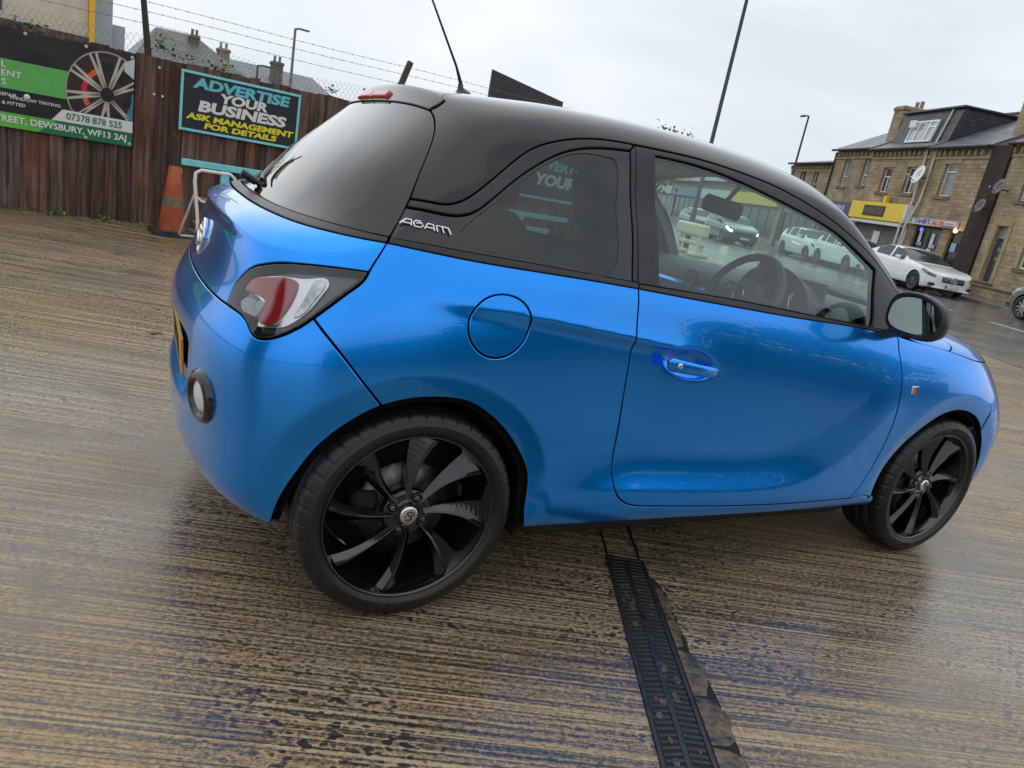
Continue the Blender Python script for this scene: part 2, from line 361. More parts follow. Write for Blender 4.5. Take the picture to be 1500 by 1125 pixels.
def panel_data(poly, holes=(), gap=.0027, depth=.014, h=0.0, grid=.02, flange=.016, sym=False, rnd=.0025):
    if area2(poly) < 0: poly = poly[::-1]
    poly = poly.copy()
    lock = np.zeros(len(poly), bool)
    if sym: lock = (poly[:, 0] < 1e-6) | (poly[:, 0] > UMAX-1e-6) | (poly[:, 1] > VMAX-1e-6)
    rings = [(poly, lock, False)] + [((hh if area2(hh) < 0 else hh[::-1]), np.zeros(len(hh), bool), True) for hh in holes]
    pts = []; edges = []; base = []
    for p, lk, isH in rings:
        r0, _ = offset(p, gap+rnd, lk); o = len(pts); pts += list(r0); edges += [(o+i, o+(i+1) % len(r0)) for i in range(len(r0))]; base.append(o)
    outer = np.array(pts[:len(poly)])
    lo = outer.min(0); hi = outer.max(0)
    gx, gy = np.meshgrid(np.arange(lo[0], hi[0], grid), np.arange(lo[1], hi[1], grid)); gx = gx + (np.arange(gx.shape[0]) % 2)[:, None]*grid*.5
    g = np.stack([gx.ravel(), gy.ravel()], 1); g = g[inside(g, outer)]
    allb = np.array(pts)
    for k, (p, lk, isH) in enumerate(rings[1:]):
        o = base[k+1]; g = g[~inside(g, allb[o:o+len(p)])]
    if len(g):
        keep = np.ones(len(g), bool)
        for i in range(0, len(g), 2000):
            d = np.linalg.norm(g[i:i+2000, None]-allb[None], axis=2).min(1); keep[i:i+2000] = d > grid*.45
        g = g[keep]
    P2 = [Vector((float(a), float(b))) for a, b in np.concatenate([allb, g])] if len(g) else [Vector((float(a), float(b))) for a, b in allb]
    res = delaunay_2d_cdt(P2, edges, [], 0, 1e-7)
    V = np.array([(v.x, v.y) for v in res[0]]); F = [tuple(f) for f in res[2]]
    cen = np.array([V[list(f)].mean(0) for f in F]); ok = inside(cen, outer)
    for k, (p, lk, isH) in enumerate(rings[1:]): o = base[k+1]; ok &= ~inside(cen, allb[o:o+len(p)])
    F = [f for f, k in zip(F, ok) if k]
    orig = res[3]; remap = {}
    for i, l in enumerate(orig):
        for j in l: remap[j] = i
    tri = []
    for f in F:
        a, b, c = V[f[0]], V[f[1]], V[f[2]]
        tri.append(f if (b[0]-a[0])*(c[1]-a[1])-(b[1]-a[1])*(c[0]-a[0]) > 0 else f[::-1])
    P, n = uvp(V[:, 0], V[:, 1], h); verts = list(P); norms = list(n); faces = tri; mi = [0]*len(tri)
    for k, (p, lk, isH) in enumerate(rings):
        o = base[k]; m = len(p)
        r0i = [remap[o+i] for i in range(m)]
        prev = r0i
        q1, off = offset(p, gap, lk); offn = off/(np.linalg.norm(off, axis=1, keepdims=True)+1e-9)
        levels = [(q1, h-rnd*.7, 0), (q1, h-depth, 1)]
        if flange: levels.append((p-offn*flange*np.where(lk, 0, 1)[:, None], h-depth-.001, 1))
        Pb, nb = uvp(q1[:, 0], q1[:, 1], 0)
        qo = uvp(q1[:, 0]-offn[:, 0]*.004, q1[:, 1]-offn[:, 1]*.004, 0)[0]-Pb; qo /= np.linalg.norm(qo, axis=1, keepdims=True)+1e-9
        for li, (q, hh, mm) in enumerate(levels):
            PP, nn = uvp(q[:, 0], q[:, 1], hh); s0 = len(verts); verts += list(PP)
            nrm = (nn+qo if li == 0 else (qo if li == 1 else nn)); nrm = nrm/(np.linalg.norm(nrm, axis=1, keepdims=True)+1e-9); norms += list(nrm)
            cur = list(range(s0, s0+m))
            for i in range(m):
                j = (i+1) % m
                if lk[i] and lk[j]: continue
                faces.append((prev[j], prev[i], cur[i], cur[j])); mi.append(mm)
            prev = cur
    return np.array(verts), np.array(norms), faces, mi
def make_mesh(name, V, Nn, F, MI, mats, mirror=False, join=False):
    V = np.array(V); Nn = np.array(Nn); F = [tuple(int(i) for i in f) for f in F]
    if mirror: V = V*[1, -1, 1]; Nn = Nn*[1, -1, 1]; F = [f[::-1] for f in F]
    if join:
        k = len(V); V = np.concatenate([V, V*[1, -1, 1]]); Nn = np.concatenate([Nn, Nn*[1, -1, 1]])
        c = np.abs(V[:k, 1]) < 2e-4
        ids = np.arange(2*k); ids[k:][c] = np.arange(k)[c]; V[:k][c, 1] = 0
        Nn[:k][c, 1] = 0; Nn[:k][c] /= np.linalg.norm(Nn[:k][c], axis=1, keepdims=True)+1e-9
        F = F + [tuple(int(ids[i+k]) for i in f[::-1]) for f in F]; MI = list(MI)+list(MI)
    me = bpy.data.meshes.new(name); me.from_pydata(V.tolist(), [], F)
    for m in mats: me.materials.append(m)
    me.polygons.foreach_set('material_index', MI); me.polygons.foreach_set('use_smooth', [True]*len(F))
    me.update(); me.normals_split_custom_set_from_vertices([tuple(x) for x in Nn])
    return me
def panel(name, poly, m, parent, sym=False, both=True, under=None, **kw):
    d = panel_data(poly, sym=sym, **kw); mats = [m, under or M_gap]
    if sym:
        o = bpy.data.objects.new(name, make_mesh(name, *d, mats, join=True)); COL.objects.link(o); o.parent = parent; return o
    o = bpy.data.objects.new(name, make_mesh(name, *d, mats)); COL.objects.link(o); o.parent = parent
    if both:
        o2 = bpy.data.objects.new(name, make_mesh(name, *d, mats, mirror=True)); COL.objects.link(o2); o2.parent = parent
        return o, o2
    return o
# --- materials of the car
M_paint = mat('blue_paint', (.0, .30, 1.0), .23, .84, .3, 1.0, .010); M_paint.node_tree.nodes['Principled BSDF'].inputs['Coat IOR'].default_value = 1.45
t, b, L = nodes(M_paint)
_tc = N(t, 'ShaderNodeTexCoord'); _n = N(t, 'ShaderNodeTexNoise', i_Scale=900.0, i_Detail=1.0); _mr = N(t, 'ShaderNodeMapRange'); _mr.inputs[3].default_value = .21; _mr.inputs[4].default_value = .30
L(_tc.outputs['Object'], _n.inputs['Vector']); L(_n.outputs['Fac'], _mr.inputs[0]); L(_mr.outputs[0], b.inputs['Roughness'])
_n2 = N(t, 'ShaderNodeTexNoise', i_Scale=7.0, i_Detail=5.0); _m2 = N(t, 'ShaderNodeMapRange'); _m2.inputs[1].default_value = .42; _m2.inputs[2].default_value = .72; _m2.inputs[3].default_value = .004; _m2.inputs[4].default_value = .025
L(_tc.outputs['Object'], _n2.inputs['Vector']); L(_n2.outputs['Fac'], _m2.inputs[0]); L(_m2.outputs[0], b.inputs['Coat Roughness'])
M_black = mat('black_roof_paint', (.005, .005, .0065), .25, .0, .15, .75, .035)
M_trim = noisy('satin_black_trim', (.014, .014, .016), (.024, .024, .027), 60, (.30, .42), 0, spec=.5)
M_gloss = mat('gloss_black', (.007, .007, .008), .10, 0, .35, .8, .03)
M_gap = mat('panel_gap_shade', (.006, .006, .007), .9, 0, .1)
M_glass = glass('window_glass', (.78, .95, .90), base=.085)
M_privacy = glass('tinted_glass', (.24, .31, .30), base=.065)
M_rglass = glass('rear_tinted_glass', (.030, .038, .038), base=.055)
M_rubber = noisy('tyre_rubber', (.006, .006, .0065), (.013, .013, .0135), 40, (.34, .55), .0003, coord='Object', bscale=300)
M_rim = mat('black_alloy', (.006, .006, .007), .12, .0, .4, .9, .03)
M_chrome = mat('bright_metal', (.72, .72, .74), .12, 1.0)
M_steel = noisy('brake_steel', (.10, .09, .085), (.22, .21, .20), 40, (.35, .5), 0, metal=.9)
M_int = noisy('interior_plastic', (.06, .062, .066), (.085, .088, .092), 25, (.6, .75), .0004)
M_intl = noisy('pale_headlining', (.60, .60, .57), (.66, .66, .63), 60, (.85, .95), .0004)
M_seat = noisy('seat_cloth', (.018, .018, .020), (.040, .040, .044), 120, (.85, .95), .001)
M_red = mat('red_lens', (.33, .006, .012), .08, 0, .6, 1.0, .02)
M_lens = glass('clear_lens', (.90, .91, .92), base=.07)
M_silver = mat('lamp_reflector', (.70, .71, .73), .10, 1.0)
M_smoke = mat('smoked_plastic', (.045, .047, .05), .10, 0, .6, .8, .02)
M_smoke2 = noisy('ribbed_clear_lens', (.20, .20, .20), (.45, .45, .45), 30, (.1, .2), 0, stretch=(1, 12, 1)); M_clear2 = noisy('faceted_lens', (.35, .36, .37), (.80, .81, .83), 40, (.06, .14), .003, metal=.7)
M_amber = mat('amber_lens', (.75, .22, .02), .12, 0, .6, .8)
M_white = mat('white_plastic', (.78, .78, .77), .35)
M_plate = mat('yellow_plate', (.82, .42, .02), .32, 0, .5, .3)
M_ink = mat('black_ink', (.012, .012, .012), .5)
M_mirror = mat('mirror_silver', (.55, .68, .64), .01, 1.0)
car = empty('blue_car', (0, 0, 0)); tag(car, 'blue three-door hatchback with black roof and black wheels on wet concrete', 'car')
# --- outlines on the body surface (u round the body from the tail centre, v up from the sill; metres along the skin)
GT = [(.0, 1.402), (.20, 1.402), (.3785, 1.4001), (.5349, 1.3935), (.60, 1.388)]
GS = [(.60, 1.388), (.638, 1.381), (.6773, 1.3628), (.7159, 1.3349), (.7702, 1.2765), (.8096, 1.2081), (.8458, 1.1103), (.863, 1.0172), (.8673, .9452), (.8742, .8987)]
GB = [(.8742, .8987), (.7336, .8941), (.5833, .8862), (.4033, .8775), (.2076, .874), (0, .873)]
SB = [(.888, .8735), (.7477, .8611), (.5902, .8465), (.4421, .842), (.2, .840), (0, .839)]
CP = [(.8655, 1.0296), (.959, 1.0328), (1.0217, 1.0374), (1.0675, 1.0567), (1.1176, 1.1106), (1.1857, 1.2203), (1.2443, 1.2939), (1.3363, 1.3424), (1.4718, 1.3806), (1.5967, 1.3942), (1.7295, 1.3972),
      (1.8956, 1.3995), (2.1231, 1.402), (2.3439, 1.3935), (2.5327, 1.3785), (2.7339, 1.3515), (2.8838, 1.3200), (2.9931, 1.2633), (3.060, 1.1976), (3.095, 1.10), (3.10, 1.0), (3.095, .90)]
TL = [(.8643, 1.0008), (.978, 1.0032), (1.0725, 1.0085), (1.1172, 1.0246), (1.1672, 1.0741), (1.242, 1.1779), (1.3157, 1.2544), (1.4001, 1.3106), (1.4978, 1.3425), (1.60, 1.357), (1.7012, 1.3642)]
QR = [(1.7012, 1.3642), (1.7236, 1.1679), (1.7228, .9092)]
QB = [(1.7228, .9092), (1.2864, .9098), (.8790, .8990)]
BS = [(1.7290, 1.3972), (1.7476, 1.1718), (1.7479, .8987), (1.7459, .8773)]
QBB = [(.892, .8738), (1.0631, .8728), (1.2907, .8737), (1.4957, .8788), (1.7459, .8773)]
DG_T = [(1.84, 1.3701), (2.0507, 1.3721), (2.2596, 1.3575), (2.485, 1.3261), (2.7522, 1.2919), (2.9043, 1.2492), (2.9781, 1.1871), (3.0183, 1.1445)]
DG_F = [(3.0183, 1.1445), (2.8841, 1.0174), (2.8071, .8998)]
DG_B = [(2.8071, .8998), (2.5051, .9072), (2.2192, .9137), (1.8381, .9057)]
DG_R = [(1.8381, .9057), (1.844, 1.1386), (1.84, 1.3701)]
BB = [(1.7459, .8773), (1.9713, .8739), (2.215, .876), (2.5365, .8818), (2.8209, .8844), (2.9357, .8747)]
DR = [(1.7459, .8773), (1.733, .704), (1.7355, .6013), (1.7415, .4726), (1.757, .2993), (1.7650, .207), (1.7815, .1650), (1.8248, .1313), (1.9078, .117)]
DB = [(1.9078, .117), (2.1972, .1018), (2.5593, .0935), (2.9290, .0930)]
DF = [(2.9290, .0930), (2.9968, .2097), (3.0236, .344), (3.0226, .4803), (3.0133, .5946), (2.9944, .6883), (2.9357, .8747)]
SILL = [(3.087, .036), (2.8837, .0432), (2.2281, .0489), (1.7206, .047), (1.4975, .036)]
BQ = [(.839, .6136), (.9194, .5365), (.9758, .4745), (1.0213, .4248)]
AR_B = [(1.0213, .4248), (.9936, .4081), (.9557, .3783), (.9184, .3392), (.8838, .2877), (.8562, .2324), (.8299, .1816), (.8023, .1207), (.7704, .0377)]
AR_F = [(1.4975, .036), (1.4857, .0845), (1.4783, .1635), (1.469, .2264), (1.4304, .2929), (1.3671, .364), (1.3057, .4106), (1.2401, .4429), (1.1663, .4519), (1.0801, .4438), (1.0213, .4248)]
TA_T = [(.5549, .5920), (.5558, .6305), (.5862, .6627), (.6218, .6855), (.6696, .7029), (.7169, .7161), (.7806, .7283), (.8422, .7368), (.918, .7426)]
TA_R = [(.918, .7426), (.9167, .7151), (.898, .6839), (.8726, .6514), (.839, .6136)]
TA_L = [(.839, .6136), (.8178, .5926), (.7908, .5715), (.7617, .5538), (.7287, .5427), (.7043, .5436), (.686, .5547), (.6669, .5713), (.6402, .5828), (.6013, .5890), (.5549, .5920)]
HR = [(.918, .7426), (.9102, .8029), (.888, .8735)]
HB = [(0, .5935), (.1823, .5935), (.3166, .5942), (.4413, .5943), (.5549, .5920)]
FT = [(2.9357, .8747), (3.0756, .8329), (3.3060, .7560), (3.44, .7093), (3.63, .690)]
AF_R = [(3.087, .036), (3.0722, .1695), (3.11, .2447), (3.1711, .3272), (3.2437, .393), (3.3047, .4349), (3.3814, .4583), (3.4567, .4577), (3.5269, .436), (3.5845, .3915), (3.600, .373)]
AF_F = [(3.600, .373), (3.6402, .3245), (3.6949, .237), (3.73, .1377), (3.735, .03)]
sg = chain
# --- painted skin
panel('rear_bumper', sg(HB, TA_L[::-1], BQ, AR_B, [(.7704, .0377), (.5, .030), (.25, .024), (0, .022)], [(0, .022), (0, .5935)]), M_paint, car, sym=True, depth=.02, grid=.011)
panel('tailgate', sg([(0, .5935), (0, .839)], SB[::-1], HR[::-1], TA_T[::-1], HB[::-1]), M_paint, car, sym=True, grid=.014)
fc = np.array([(1.2866+.0865*math.cos(a), .6472+.0865*math.sin(a)) for a in np.linspace(0, 2*math.pi, 48, endpoint=False)])
panel('quarter_panel', sg(TA_R[::-1], HR, [(.888, .8735), (.892, .8738)], QBB, DR, DB, [(2.9290, .0930), (3.060, .0925), (3.079, .080), (3.087, .036)], SILL, AR_F, BQ[::-1]), M_paint, car, holes=[fc], depth=.018, grid=.009)
panel('fuel_flap', fc, M_paint, car, both=False, grid=.016)
door = panel('door', sg(BB, DF[::-1], DB[::-1], DR[::-1]), M_paint, car, depth=.016, grid=.009)
panel('front_wing', sg(FT, [(3.63, .690), (3.67, .60), (3.62, .50), (3.600, .373)], AF_R[::-1], [(3.087, .036), (3.084, .085), (3.060, .0945), (2.9290, .0930)], DF), M_paint, car, depth=.02, grid=.011)
panel('cowl_corner', sg([(3.0756, .8329), (3.3060, .7560)], [(3.3060, .7560), (3.42, .80), (3.50, .872)], [(3.50, .872), (3.30, .885), (3.10, .886), (3.0, .872)], [(3.0, .872), (3.0756, .8329)]), M_paint, car, depth=.012)
panel('bonnet', sg([(3.50, .872), (3.42, .80), (3.3060, .7560)], [(3.3060, .7560), (3.44, .7093), (3.63, .690)], [(3.63, .690), (3.8, .672), (4.1, .655), (4.35, .65), (UMAX, .648)], [(UMAX, .648), (UMAX, .875)], [(UMAX, .875), (4.1, .875), (3.8, .874), (3.50, .872)]), M_paint, car, sym=True, grid=.024)
HLp = sg([(3.63, .690), (3.8, .672), (4.02, .656)], [(4.02, .656), (4.03, .60), (3.97, .52), (3.86, .49)], [(3.86, .49), (3.72, .53), (3.67, .60), (3.63, .690)])
panel('headlamp', HLp, M_smoke, car, depth=.02)
GRp = sg([(4.12, .45), (UMAX, .45)], [(UMAX, .45), (UMAX, .27)], [(UMAX, .27), (4.18, .27)], [(4.18, .27), (4.08, .34), (4.12, .45)])
panel('front_bumper', sg([(3.600, .373), (3.62, .50), (3.67, .60)], [(3.67, .60), (3.72, .53), (3.86, .49)], [(3.86, .49), (3.97, .52), (4.03, .60), (4.02, .656)], [(4.02, .656), (4.35, .65), (UMAX, .648)], [(UMAX, .648), (UMAX, .452)], [(UMAX, .452), (4.12, .452), (4.075, .34), (4.18, .268), (UMAX, .268)], [(UMAX, .268), (UMAX, .02)], [(UMAX, .02), (4.0, .02), (3.735, .03)], AF_F[::-1]), M_paint, car, sym=True, grid=.024)
panel('grille', GRp, M_trim, car, sym=True, h=-.012)
# --- black upper body
SP0 = [(0, 1.560), (.3, 1.552), (.52, 1.530), (.66, 1.490), (.700, 1.462)]
SP1 = [(.700, 1.462), (.672, 1.42), (.640, 1.388)]
panel('roof', sg(SP0, SP1, GS[1:-3] + [(.8655, 1.0296)], CP, [(3.095, .90), (3.16, .90)], [(3.16, .90), (3.18, 1.05), (3.185, 1.2), (3.20, 1.33), (3.26, 1.40), (3.40, 1.43)], [(3.40, 1.43), (3.9, 1.437), (UMAX, 1.44)], [(UMAX, 1.44), (UMAX, VMAX)], [(UMAX, VMAX), (2.2, VMAX), (0, VMAX)], [(0, VMAX), (0, 1.56)]), M_black, car, sym=True, grid=.02, depth=.014, gap=.0036)
panel('spoiler', sg(SP0[::-1], [(0, 1.560), (0, 1.392)], [(0, 1.392), (.3785, 1.391), (.54, 1.385), (.640, 1.378)], SP1[::-1]), M_black, car, sym=True, grid=.016, h=.006, depth=.022, rnd=.004)
panel('rear_window', sg(GT, GS, GB, [(0, .873), (0, 1.402)]), M_rglass, car, sym=True, flange=0, depth=.006, grid=.018)
panel('rear_window_strip', sg(GB, [(0, .873), (0, .839)], SB[::-1], [(.888, .8735), (.8742, .8987)]), M_trim, car, sym=True, h=.002)
panel('window_surround', sg(CP[:11], [(1.7295, 1.3972), (1.7012, 1.3642)], TL[::-1], [(.8643, 1.0008), (.8655, 1.0296)]), M_trim, car, h=.003, rnd=.005, depth=.016, gap=.0050)
_in = [(1.0972, .955), (1.1300, 1.006), (1.180, 1.062), (1.268, 1.18), (1.372, 1.278), (1.45, 1.315), (1.585, 1.325), (1.628, 1.318), (1.650, 1.28), (1.656, 1.12), (1.648, .945), (1.635, .929), (1.5, .925), (1.29, .922), (1.13, .925), (1.103, .932)]
_p = np.array(_in+[_in[0]]); QIN = curve(_p)[:-1]
panel('quarter_glass_border', sg([(.8655, 1.0), (.868, .945), (.8790, .8990)], QB[::-1], QR[::-1], TL[::-1]), M_gloss, car, holes=[QIN], gap=.001, h=-.002, flange=0, depth=.006)
panel('quarter_window', QIN, M_privacy, car, gap=-.001, h=-.0035, flange=0, depth=.004, grid=.03)
panel('quarter_belt_strip', sg([(.8790, .8990), (1.2864, .9098), (1.7228, .9092)], [(1.7228, .9092), (1.7460, .9090), (1.7459, .8773)], QBB[::-1], [(.892, .8738), (.8790, .8990)]), M_trim, car, h=.002, rnd=.004)
panel('pillar_strip', sg(QR, [(1.7228, .9092), (1.7460, .9090)], [(1.7460, .9090), (1.7476, 1.1718), (1.7290, 1.3972)], [(1.7290, 1.3972), (1.7012, 1.3642)]), M_trim, car, h=.0015, rnd=.003)
DGh = sg(DG_T, DG_F, DG_B, DG_R)
panel('window_frame', sg(CP[10:], [(3.095, .90), (3.0, .885), (2.9357, .8990)], [(2.9357, .8990), (2.80, .8998), (2.5051, .9062), (2.2192, .9107), (1.8381, .9042), (1.7480, .9040)], [(1.7480, .9040), (1.7476, 1.1718), (1.7295, 1.3972)]), M_trim, car, holes=[DGh], h=-.001, depth=.03, flange=0, rnd=.004)
panel('door_window', DGh, M_glass, car, gap=-.004, h=-.010, flange=0, depth=.004, grid=.03)
panel('belt_strip', sg([(1.7480, .9040), (1.8381, .9042), (2.2192, .9107), (2.5051, .9062), (2.80, .8998), (2.9357, .8990)], [(2.9357, .8990), (2.9357, .8747)], BB[::-1], [(1.7459, .8773), (1.7480, .9040)]), M_trim, car, h=.003, rnd=.004)
panel('windscreen', sg([(3.165, .895), (3.182, 1.05), (3.19, 1.2), (3.205, 1.33), (3.265, 1.395), (3.40, 1.425)], [(3.40, 1.425), (3.9, 1.432), (UMAX, 1.435)], [(UMAX, 1.435), (UMAX, .892)], [(UMAX, .892), (3.7, .892), (3.165, .895)]), M_glass, car, sym=True, flange=0, depth=.005, grid=.03, h=-.002)
panel('scuttle', sg([(3.165, .893), (3.7, .890), (UMAX, .890)], [(UMAX, .890), (UMAX, .876)], [(UMAX, .876), (3.8, .876), (3.50, .875), (3.165, .889)]), M_trim, car, sym=True, h=-.004)
# --- tail lamps
lampo = panel('tail_lamp', sg(TA_T, TA_R, TA_L), M_lens, car, h=.003, gap=.003, flange=0, depth=.03, grid=.016)
for side, par in zip((1, -1), lampo):
    def lp(name, pts, m, h, **kw):
        q = curve(np.array(pts+[pts[0]]))[:-1]; d = panel_data(q, flange=0, gap=0, h=h, grid=.016, **kw)
        o = bpy.data.objects.new(name, make_mesh(name, *d, [m, m], mirror=side < 0)); COL.objects.link(o); o.parent = par
    full = sg(TA_T, TA_R, TA_L); d = panel_data(full, flange=0, gap=.001, h=-.024, grid=.02, depth=.004)
    o = bpy.data.objects.new('lamp_housing', make_mesh('lamp_housing', *d, [M_smoke, M_smoke], mirror=side < 0)); COL.objects.link(o); o.parent = par
    lp('chrome_surround', [(.5947, .6365), (.6158, .6649), (.6574, .6785), (.7057, .6892), (.7542, .6953), (.7961, .7018), (.8375, .7063), (.8439, .6968), (.8402, .6736), (.8244, .6372), (.798, .6047), (.7696, .5832), (.731, .5745), (.6887, .5731), (.692, .590), (.6947, .6109), (.6635, .6335)], M_silver, -.014, depth=.008)
    lp('red_lens', [(.6036, .6396), (.6235, .6634), (.6588, .6750), (.7073, .6845), (.7562, .6900), (.7726, .6835), (.7758, .6654), (.7724, .6408), (.7608, .6107), (.7458, .5893), (.7254, .5800), (.6993, .5806), (.6930, .5895), (.6989, .6118), (.6965, .6305), (.6753, .6373), (.6434, .6401)], M_red, -.007, depth=.012)
    lp('reverse_lens', [(.600, .6121), (.6142, .6244), (.6664, .6270), (.6938, .6260), (.692, .6079), (.6825, .5921), (.6535, .5912), (.6187, .5948)], M_smoke2, -.009, depth=.010)
    lp('indicator_lens', [(.8063, .6785), (.8108, .6964), (.8339, .7000), (.8377, .6933), (.8334, .6697), (.8193, .6367), (.8026, .6138), (.7894, .6080), (.7926, .6286), (.802, .6578)], M_clear2, -.009, depth=.008)
# ---------------------------------------------------------------- lower body, wheels, fittings
RW = .3044
def arch_liner(xc, s):
    b = MB(); n = 24; vs = []; fs = []
    for i in range(n+1):
        a = -.30+(math.pi+.6)*i/n
        x, z = xc+.365*math.cos(a), max(RW+.375*math.sin(a), .20)
        yo = .830-max(0, -x-.12)*.62-max(0, x-2.40)*.42-max(0, .36-z)*.25
        vs += [(x, s*yo, z), (x, s*.50, z)]
    fs = [(2*i, 2*i+1, 2*i+3, 2*i+2) for i in range(n)]
    b.add(vs, fs, 0, True); b.add([vs[2*i+1] for i in range(n+1)], [tuple(range(n+1))]); return b
M_under = noisy('underbody_black', (.008, .008, .008), (.016, .015, .014), 20, (.7, .9), .002)
for _x in (0.0, 2.311):
    for _s in (-1, 1): arch_liner(_x, _s).build('wheel_arch_liner', M_under, car)
MB().bbox(.40, 1.90, -.77, .77, .17, .27, .03).bbox(-.44, 2.78, -.50, .50, .20, .30, .03).build('floor_pan', M_under, car)
# wheels (local z points outboard)
def make_wheel():
    w = empty('wheel')
    prof = [(.225, -.100), (.238, -.108), (.262, -.112), (.285, -.108), (.297, -.096), (.3025, -.080), (.3040, -.058), (.3044, -.052), (.2985, -.050), (.2985, -.044), (.3044, -.042), (.3044, -.006), (.2985, -.004), (.2985, .004), (.3044, .006), (.3044, .042), (.2985, .044), (.2985, .050), (.3044, .052), (.3040, .058), (.3028, .080), (.2985, .092), (.2925, .099), (.284, .1045), (.277, .1065), (.2765, .1078), (.272, .1088), (.262, .1092), (.252, .1075), (.2515, .1060), (.2445, .1010), (.2405, .095), (.236, .088)]
    def rf(j, k, r):
        if k % 10 == 0 and 17 < j < 23: return r-.007
        return r
    MB().lathe(prof, 400, 0, rfun=rf).build('tyre', M_rubber, w)
    # raised marks on the sidewall
    b = MB()
    for a0, txt in ((75, 'RADIAL TUBELESS'), (255, 'RADIAL TUBELESS')):
        for i, ch in enumerate(txt):
            if ch == ' ': continue
            me = text_mesh(ch, .024, .012, .0012); a = R(a0+28-i*4.0)
            M4 = Matrix.Rotation(a-math.pi/2, 4, 'Z') @ Matrix.Translation((0, .263, .1092))
            b.add([v.co for v in me.vertices], [tuple(p.vertices) for p in me.polygons], 0, False, M4); bpy.data.meshes.remove(me)
    b.build('sidewall_lettering', M_rubber, w)['kind'] = 'stuff'
    rp = [(.2412, .094), (.2420, .0985), (.2395, .1005), (.2365, .0985), (.2340, .090), (.2310, .082), (.2265, .072), (.2225, .055), (.2190, .030), (.2130, .010), (.2090, -.03), (.2080, -.10)]
    MB().lathe(rp, 120).build('rim', M_rim, w)
    rim = w.children[-1]
    # eight swept blade spokes
    for k in range(8):
        b = MB(); vs = []; fs = []; n = 12
        for i in range(n+1):
            t_ = i/n; r = .045+.183*t_
            sw = -.26*t_**1.3+.08                                       # sweep
            wl = (.010+.004*t_+.010*t_*t_)/r; wr = (.009+.010*t_+.040*t_**2.2)/r
            top = .074+.014*t_-.004*math.sin(math.pi*t_)
            th = R(45*k)+sw
            drop = .008+.034*t_
            sec = [(th-wl, top-.012-.006*t_), (th-wl*.35, top-.001), (th-wl*.20, top), (th+wr*.10, top-.003), (th+wr, top-drop), (th+wr*.96, top-drop-.020), (th-wl*.8, top-.045)]
            for a, z in sec: vs.append((r*math.cos(a), r*math.sin(a), z))
        m = 7
        for i in range(n):
            for j in range(m): fs.append((i*m+j, (i+1)*m+j, (i+1)*m+(j+1) % m, i*m+(j+1) % m))
        fs.append(tuple(range(m))); b.add(vs, fs, 0, False)
        b.build('spoke', M_rim, w)
    hub = MB().lathe([(.0, .062), (.0335, .062), (.036, .0655), (.062, .0640), (.069, .058), (.072, .045), (.070, .02), (.0, .02)], 48).build('hub', M_rim, w)
    cap = MB().lathe([(.0, .0825), (.020, .0820), (.0245, .0800), (.0270, .0765), (.0275, .058)], 40).build('centre_cap', M_chrome, w)
    em = MB()                                                          # griffin-like mark on the cap
    em.tube([(-.013, -.010, 0.0828), (-.004, -.014, 0.0832), (.006, -.010, 0.0832), (.006, -.002, 0.0834), (-.004, .002, 0.0834), (-.008, .008, 0.0832), (.002, .013, 0.0832), (.013, .010, 0.0828)], [.0016, .003, .0034, .003, .003, .0034, .003, .0016], 6)
    em.tube([(.006, .004, 0.0832), (.014, .002, 0.0828), (.016, -.006, 0.0826)], [.002, .0022, .0008], 6); em.tube([(-.014, .004, 0.0828), (-.010, -.004, 0.0832)], [.001, .0024], 6)
    em.build('emblem', M_gloss, cap)
    for k in range(4):
        a = R(45+90*k+22); M4 = Matrix.Translation((.050*math.cos(a), .050*math.sin(a), 0))
        MB().lathe([(.0158, .060), (.0150, .0715), (.0130, .0735), (.0122, .0715), (.0120, .0655), (0, .0655)], 24, mat=M4).build('bolt_recess', M_rim, w)
        MB().lathe([(.0, .0745), (.006, .0745), (.0088, .0715), (.0088, .062)], 6, mat=M4, smooth=False).build('wheel_bolt', M_steel, w)
    MB().lathe([(.06, .015), (.132, .015), (.132, -.008), (.06, -.008)], 64).lathe([(.0, .030), (.058, .030), (.062, .012)], 32).build('brake_disc', M_steel, w)
    MB().bbox(-.150, -.075, -.05, .05, -.03, .035, .012).build('brake_caliper', M_under, w)
    MB().lathe([(.0, -.07), (.20, -.07), (.205, -.09)], 48).build('backing_plate', M_under, w)
    return w
proto = make_wheel()
for i, (xc, s, ph) in enumerate(((0, -1, 0), (2.311, -1, 14), (0, 1, 20), (2.311, 1, 33))):
    w = proto if i == 0 else copy_tree(proto)
    w.parent = car
    w.location = (xc, s*.736, RW)
    # outboard axis -> -y on the right side, +y on the left
    w.rotation_euler = (Matrix.Rotation(R(90)*(1 if s < 0 else -1), 4, 'X') @ Matrix.Rotation(R(ph), 4, 'Z')).to_euler()
